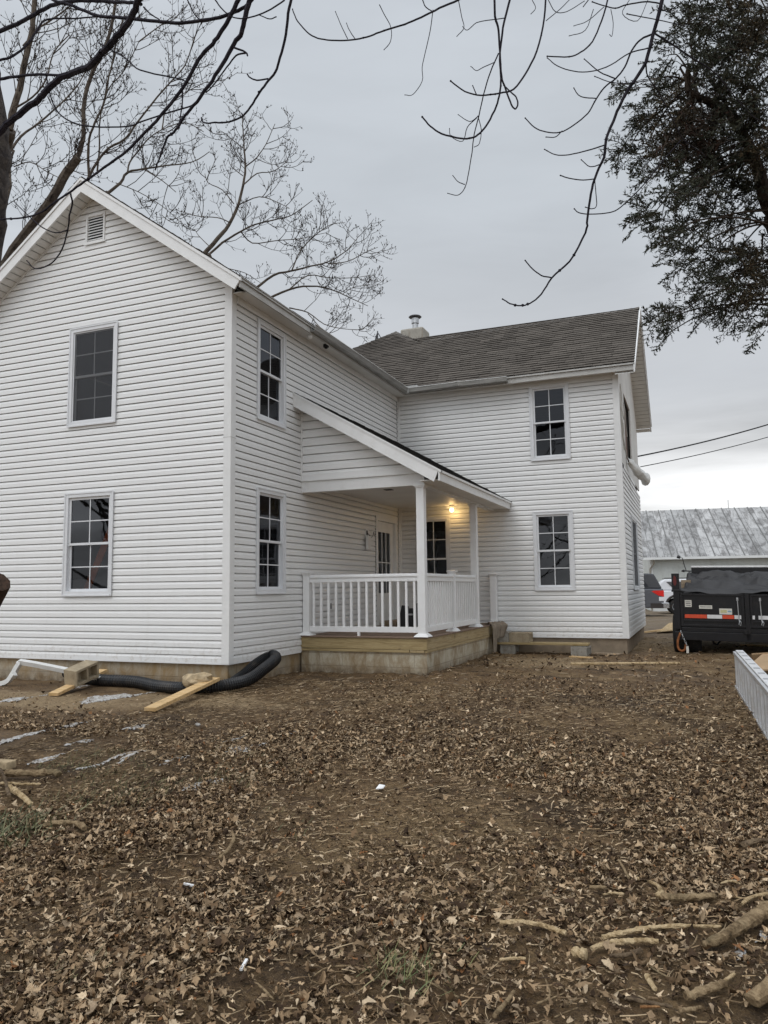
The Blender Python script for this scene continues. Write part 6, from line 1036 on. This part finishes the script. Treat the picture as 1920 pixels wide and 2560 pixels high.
L_R = [([(1000, 1015), (1080, 1025), (1200, 1020), (1330, 1008)], 56, 46, 'log_bark', 'short barked log with a pale torn end, lying alone at the right', .15), ([(920, 905), (980, 940), (1000, 985), (985, 1010)], 22, 50, 'log_pale', 'torn pale splinter curling out of the short barked log', .3), ([(0, 1170), (120, 1165), (250, 1185), (340, 1215), (410, 1240)], 34, 36, 'log_pale', 'flat rotten root piece left of the long broken log', .3),
 ([(640, 1270), (740, 1245), (900, 1210), (1100, 1190), (1370, 1190)], 46, 26, 'log_pale', 'long broken pale log stretching across the lower right', .35), ([(570, 1335), (680, 1300), (800, 1290), (900, 1285), (985, 1292)], 40, 38, 'log_pale', 'stubby split log with an orange end in front of the long broken one', .35), ([(680, 1378), (780, 1375), (880, 1345)], 30, 40, 'log_dark', 'dark chunk tucked under the stubby split log', .2), ([(460, 1350), (490, 1380), (540, 1390)], 60, 66, 'log_pale', 'gnarled root knot at the left end of the stubby split log', .5),
 ([(1260, 1320), (1340, 1300), (1450, 1250), (1560, 1180), (1700, 1110)], 50, 120, 'log_bark', 'heavy log rising to the right edge behind the snow patch', .15), ([(1150, 1650), (1230, 1620), (1320, 1590), (1395, 1565)], 60, 62, 'log_bark', 'mossy cut log near the bottom right corner', .12), ([(1355, 1545), (1400, 1525), (1455, 1490)], 20, 30, 'log_pale', 'pale stub sticking out beyond the mossy cut log', .1), ([(1560, 1700), (1640, 1660), (1780, 1590)], 110, 160, 'log_bark', 'big dark log cut off by the bottom right corner', .15),
 ([(1510, 690), (1560, 670), (1620, 655), (1720, 660)], 44, 30, 'log_dark', 'forked grey root at the right edge of the leaf field', .3), ([(1190, 735), (1270, 720), (1350, 708)], 14, 16, 'log_bark', 'straight stick left of the forked grey root', 0), ([(960, 750), (1080, 752), (1180, 738)], 6, 8, 'log_bark', 'thin twig in line with the straight stick', 0), ([(655, 495), (700, 440), (760, 415), (810, 410), (905, 335)], 9, 8, 'log_bark', 'crooked twig pointing toward the ladder', 0),
 ([(735, 770), (770, 830), (800, 890)], 18, 20, 'log_bark', 'ridged brown stick in front of the curled brown leaf', 0), ([(820, 905), (860, 890)], 26, 26, 'log_pale', 'short cream chip beside the ridged brown stick', .2), ([(230, 1670), (290, 1645), (310, 1600), (280, 1510)], 20, 14, 'log_bark', 'hooked stick at the bottom, right of centre', 0), ([(310, 1640), (400, 1600)], 12, 10, 'log_bark', 'side twig of the hooked stick', 0), ([(-10, 1715), (40, 1670), (85, 1605)], 30, 22, 'log_bark', 'thick bare stick rising left of the hooked one', 0),
 ([(510, 1175), (600, 1195), (770, 1222)], 8, 8, 'log_dark', 'dark thin twig above the gnarled root knot', 0), ([(0, 1400), (80, 1390), (160, 1390)], 26, 24, 'log_pale', 'flat pale bark strip at the lower middle', .2), ([(850, 1025), (920, 1065), (1000, 1105)], 10, 12, 'log_bark', 'slanting twig below the short barked log', 0), ([(1000, 1075), (1080, 1095), (1175, 1110)], 7, 7, 'log_dark', 'curved thin twig beneath the short barked log', 0), ([(930, 1435), (1000, 1480), (1115, 1535)], 12, 12, 'log_bark', 'long thin twig on the dark soil at the lower right', 0),
 ([(1135, 1340), (1200, 1295), (1225, 1235)], 14, 12, 'log_bark', 'upright crooked twig before the heavy log', 0), ([(1500, 1050), (1560, 1010), (1680, 985)], 26, 30, 'log_pale', 'pale branch entering from the right edge above the heavy log', .1), ([(1455, 1000), (1540, 1015)], 14, 14, 'log_pale', 'short fork of the pale branch at the right edge', 0), ([(1370, 920), (1430, 905), (1490, 925)], 20, 22, 'log_pale', 'twisted pale chip above the pale branch', .3), ([(555, 945), (660, 945)], 26, 24, 'log_bark', 'rounded brown chunk left of the short barked log', .1), ([(640, 990), (700, 980), (770, 990)], 22, 26, 'log_pale', 'ragged bark piece below the rounded chunk', .4),
 ([(780, 1640), (900, 1665), (1070, 1695)], 30, 26, 'log_dark', 'dark smooth branch along the bottom edge', .05), ([(870, 1695), (990, 1690)], 24, 20, 'cut_wood', 'bright orange wood chip by the dark smooth branch', 0), ([(1110, 1725), (1250, 1700)], 34, 30, 'log_bark', 'grey branch piece under the mossy cut log', .05), ([(340, 1755), (480, 1695)], 16, 16, 'log_bark', 'stick at the bottom edge right of the hooked one', 0), ([(720, 1590), (800, 1575), (890, 1585)], 9, 8, 'log_pale', 'pale curved twig above the dark smooth branch', 0), ([(910, 1500), (935, 1545), (965, 1590)], 40, 34, 'log_pale', 'broad cream bark flake on the dark soil', .3)]
for pts_, a, b, mat, lab, kn in L_R:
    big = max(a, b) > 24; log(ZR_, pts_, a, b, mat, lab, 'log' if big else 'stick', 'log' if big else 'stick', kn)

# ================================================================ GROUND COVER (beyond counting)
def inhouse(x, y): return gmask(x, y) | ((x < .02) & (y > -.02)) | ((x < 2.16) & (y > 2.0)) | ((x < 4.7) & (y > 6.45))
def leafdens(x, y):
    d = 1.05-np.clip((y+4.9)/4.3, 0, .95)
    n_ = fbm(x*.8, y*.8, 5, 31); d = d*np.clip(.55+(n_-.44)*3.4, .10, 1.15)
    d = d*np.where(x < 1.6, np.clip((-y-1.6+.0*x)/1.6, .06, 1), 1)            # bare mud by the footing
    d = d*(1-.75*np.exp(-(((x-1.9)/.7)**2+((y+3.9)/.6)**2)))
    d = d*(1-.62*np.clip((x-4.5)/.9, 0, 1)*np.clip((-y-4.3)/.8, 0, 1))
    d = d*(1-.85*np.exp(-(((x-PL.x)/.75)**2+((y-PL.y)/.75)**2)))
    return np.clip(d, 0, 1)
PL = gpt(70, 1985)
def scatter(n_, x0, x1, y0_, y1_, fn):
    x = RNG.uniform(x0, x1, n_); y = RNG.uniform(y0_, y1_, n_); oc = OCC[np.clip(((y+8)*100).astype(int), 0, 1499), np.clip(((x+5)*100).astype(int), 0, 1299)]; k = (RNG.random(n_) < fn(x, y)*np.where(oc, .12, 1)) & ~inhouse(x, y); return x[k], y[k]
def leaves(x, y, rows, name, label, smin, smax, mode=0):
    n_ = len(x); z = gz(x, y); L_ = np.clip(RNG.lognormal(math.log(smin*1.35), .42, n_), smin*.45, smax); yaw = RNG.uniform(0, 2*np.pi, n_); tlt = RNG.normal(0, .24, n_); rol = RNG.normal(0, .36, n_); curl = RNG.uniform(-1.2, 2.6, n_); bend = RNG.normal(.3, 1.3, n_); lift = RNG.uniform(.002, .022, n_)
    prof = {6: [.10, .46, .24, .52, .22, .03], 4: [.12, .48, .30, .03]}[rows]; prof = np.array(prof)[None, :]*RNG.uniform(.55, 1.25, (n_, rows))*RNG.uniform(.35, 1.05, (n_, 1)); t = np.linspace(-.5, .5, rows)[None, :]
    V = np.zeros((n_, rows, 3, 3), np.float32)
    for j, s in enumerate((-1, 0, 1)):
        ly = s*prof*L_[:, None]; lx_ = t*L_[:, None]+(.10*np.abs(s)*L_[:, None]*np.where(np.arange(rows)[None, :] % 2 == 1, 1, -.5)); a = np.abs(ly)*curl[:, None]/(L_[:, None])*2.2
        V[:, :, j, 0] = lx_; V[:, :, j, 1] = ly*np.cos(a*.6); V[:, :, j, 2] = np.abs(ly)*np.sin(a)*.9+bend[:, None]*(t**2-.06)*L_[:, None]*.9
    def rot(A, ang, i, j): c, s = np.cos(ang)[:, None, None], np.sin(ang)[:, None, None]; a, b = A[..., i].copy(), A[..., j].copy(); A[..., i] = a*c-b*s; A[..., j] = a*s+b*c
    rot(V, rol, 1, 2); rot(V, tlt, 0, 2); rot(V, yaw, 0, 1)
    V[..., 2] -= V[..., 2].min((1, 2))[:, None, None]*.75; V[..., 0] += x[:, None, None]; V[..., 1] += y[:, None, None]; V[..., 2] += (z+lift)[:, None, None]
    q = []
    for r_ in range(rows-1):
        for j in (0, 1): q.append((r_*3+j, r_*3+j+1, (r_+1)*3+j+1, (r_+1)*3+j))
    F = (np.array(q)[None]+(np.arange(n_)*rows*3)[:, None, None]).reshape(-1, 4)
    pal = np.array([(.30, .205, .118), (.41, .295, .180), (.155, .098, .052), (.58, .45, .30), (.060, .036, .020), (.29, .14, .06), (.29, .215, .14)]); c = pal[RNG.choice(7, n_, p=[.20, .19, .2, .09, .225, .015, .08])]*RNG.uniform(.65, 1.25, (n_, 1)); C = np.repeat(c, rows*3, 0)
    o = numesh(name, V.reshape(-1, 3), F, 'leaf_brown', C); o['kind'] = 'stuff'; o['label'] = label; o['category'] = 'dead leaves'; return o
x, y = scatter(180000, 1.0, 8.2, -7.4, -3.0, leafdens); leaves(x, y, 6, 'leaf_litter', 'curled brown dead leaves covering the near yard', .0185, .058)
x, y = scatter(200000, -3.0, 8.6, -3.0, 2.2, leafdens); leaves(x, y, 4, 'leaf_litter', 'thinner dead leaves over the middle of the yard', .021, .060)
x, y = scatter(30000, -9, -3, -7, 3, lambda x, y: .5*leafdens(x+3.5, y)); leaves(x, y, 4, 'leaf_litter', 'dead leaves at the far left of the yard', .03, .085)
x, y = scatter(24000, -3.5, 9, 2.2, 9, lambda x, y: leafdens(x, y)+.10*fbm(x, y, 3, 4)); leaves(x, y, 4, 'leaf_litter', 'scattered dead leaves on the mud near the house', .04, .10)
# small twigs, chips and straw
def straws(n_, x0, x1, y0_, y1_, fn, lmin, lmax, w_, pal, name, label, up_=.25, upmin=-.1, cat='twigs', mat='leaf_brown'):
    x, y = scatter(n_, x0, x1, y0_, y1_, fn); n_ = len(x); z = gz(x, y); L_ = RNG.uniform(lmin, lmax, n_); yaw = RNG.uniform(0, 2*np.pi, n_); u = RNG.uniform(upmin, up_, n_); bend = RNG.normal(0, .25, n_); V = np.zeros((n_, 3, 2, 3), np.float32)
    for i, t in enumerate((0, .5, 1)):
        a = yaw+bend*(t*2-1); r_ = L_*t; cx_ = x+np.cos(a)*r_*np.cos(u); cy_ = y+np.sin(a)*r_*np.cos(u); cz = z+.012+np.abs(np.sin(u))*r_*np.sign(u+1e-6)*np.where(u > 0, 1, .2)+(bend*.1*L_*(t-t*t)*4 if upmin > 0 else 0)
        for j, s in enumerate((-1, 1)): V[:, i, j, 0] = cx_-np.sin(yaw)*s*w_*(1.15-t*.9); V[:, i, j, 1] = cy_+np.cos(yaw)*s*w_*(1.15-t*.9); V[:, i, j, 2] = cz+s*w_*.6
    F = (np.array([(0, 1, 3, 2), (2, 3, 5, 4)])[None]+(np.arange(n_)*6)[:, None, None]).reshape(-1, 4); c = np.array(pal)[RNG.integers(0, len(pal), n_)]*RNG.uniform(.6, 1.3, (n_, 1)); o = numesh(name, V.reshape(-1, 3), F, mat, np.repeat(c, 6, 0)); o['kind'] = 'stuff'; o['label'] = label; o['category'] = cat; return o
straws(120000, 0, 9, -7.4, 1, lambda x, y: .35+.5*leafdens(x, y), .02, .10, .0022, [(.30, .21, .12), (.16, .11, .06), (.45, .34, .21), (.08, .05, .03)], 'twig_litter', 'fine broken twigs and straw among the dead leaves')
straws(9000, -4, 9, 0, 12, lambda x, y: .5+0*x, .03, .14, .004, [(.24, .18, .12), (.10, .07, .05), (.36, .29, .2)], 'twig_litter', 'splinters and straw on the mud by the house')
def gpatch(x, y): return np.clip((fbm(x*1.1, y*1.1, 3, 77)-.54)*5, 0, .5)*np.clip((-y-2.2)/2, 0, 1)
straws(60000, .8, 8, -7.4, -2, gpatch, .03, .075, .0016, [(.10, .11, .045), (.16, .15, .06), (.22, .19, .10), (.07, .085, .035)], 'grass', 'thin winter grass showing through the leaves', 1.1, .35, 'grass', 'grass_blade')
g1, g2 = gpt(20, 2085), gpt(1010, 2440)
straws(1300, g1.x-.6, g1.x+.35, g1.y-.45, g1.y+.45, lambda x, y: np.exp(-(((x-g1.x)/.26)**2+((y-g1.y)/.26)**2)), .05, .12, .004, [(.14, .15, .07), (.20, .19, .10), (.09, .10, .045)], 'grass', 'green weeds at the left edge beside the logs', 1.2, .3, 'grass', 'grass_blade')
straws(900, g2.x-.4, g2.x+.4, g2.y-.3, g2.y+.3, lambda x, y: np.exp(-(((x-g2.x)/.17)**2+((y-g2.y)/.12)**2)), .04, .09, .002, [(.20, .20, .08), (.28, .24, .12), (.12, .15, .06)], 'grass', 'small pale green grass tuft near the bottom centre', 1.2, .3, 'grass', 'grass_blade')
# melting snow: thin crusts that follow the soil, long streaks and a few lone patches
SZ = []
for U_, V_s, ru, rv, amp in ((60, 1745, .9, .22, .15), (250, 1750, .7, .20, .16), (330, 1742, .5, .15, .12), (95, 1775, .35, .10, .13), (170, 1772, .3, .09, .12), (330, 1790, .35, .14, .14), (40, 1848, .5, .12, .14), (150, 1822, .6, .10, .15), (250, 1800, .5, .09, .15), (250, 1846, .55, .10, .15), (330, 1822, .3, .08, .13), (300, 1890, .45, .14, .16), (110, 1898, .4, .10, .14), (400, 1905, .3, .12, .12), (640, 1862, .42, .20, .16), (700, 1842, .3, .08, .12), (590, 1850, .2, .08, .12), (505, 1960, .25, .10, .13), (560, 1985, .12, .06, .10), (625, 1990, .10, .04, .10), (1660, 1706, .35, .10, .12), (1870, 1690, .3, .06, .12), (1840, 2385, .16, .05, .16), (1905, 2345, .12, .05, .16), (1690, 2280, .08, .03, .14)):
    p_ = gpt(U_, V_s); SZ.append((p_.x, p_.y, ru, rv, amp))
_d = gpt(275, 1799)-gpt(9, 1858); SA = math.atan2(_d.y, _d.x)
def snowmask(x, y):
    u = x*math.cos(SA)+y*math.sin(SA); v = -x*math.sin(SA)+y*math.cos(SA); w_ = fbm(x*1.2, y*1.2, 3, 8)
    n_ = fbm(u*1.6+w_*.8, v*6+w_*2, 5, 51)-.47; zone = np.full_like(x, -.3)
    for cx_, cy_, ru, rv, s in SZ: uu = (x-cx_)*math.cos(SA)+(y-cy_)*math.sin(SA); vv = -(x-cx_)*math.sin(SA)+(y-cy_)*math.cos(SA); zone = np.maximum(zone, (s+.32)*np.exp(-.6*((uu/ru)**2+(vv/rv)**2)**1.3)-.32)
    return n_*.9+zone-.115+.26*(fbm(x*11, y*24, 3, 61)-.45)
sx = np.arange(-4.4, 7, .013); sy = np.arange(-6.0, 4.2, .013); X, Y = np.meshgrid(sx, sy); M_ = snowmask(X, Y); Zs = gz(X, Y)+np.clip(M_*.22, -.006, .012)+.003*fbm(X*20, Y*20, 2, 3)
ii = np.arange(X.size).reshape(X.shape); ok = (M_[:-1, :-1] > 0)&(M_[1:, 1:] > -.012)&(M_[:-1, 1:] > -.012)&(M_[1:, :-1] > -.012)&~inhouse(X[:-1, :-1], Y[:-1, :-1]-.03); F = np.stack([ii[:-1, :-1][ok], ii[:-1, 1:][ok], ii[1:, 1:][ok], ii[1:, :-1][ok]], -1)
us, inv = np.unique(F, return_inverse=True); V = np.stack([X.ravel()[us], Y.ravel()[us], Zs.ravel()[us]], -1); o_ = numesh('snow', V, inv.reshape(F.shape), 'snow', smooth=True); o_['kind'] = 'stuff'; o_['label'] = 'thin melting snow streaks on the mud'; o_['category'] = 'snow'
for o_ in bpy.data.objects:
    gmap = {'stick': 'sticks fallen among the leaves', 'log': 'cut and rotten wood lying in the yard', 'board': 'boards left lying around the house', 'concrete block': 'loose concrete blocks', 'cable': 'service cables to the house'}
    if o_.get('category') in gmap and not o_.parent: o_['group'] = gmap[o_['category']]
    if o_.name.startswith('bare_maple'): o_['group'] = 'bare maples behind the house'
for o_ in bpy.data.objects:
    if '_base' in o_: del o_['_base']
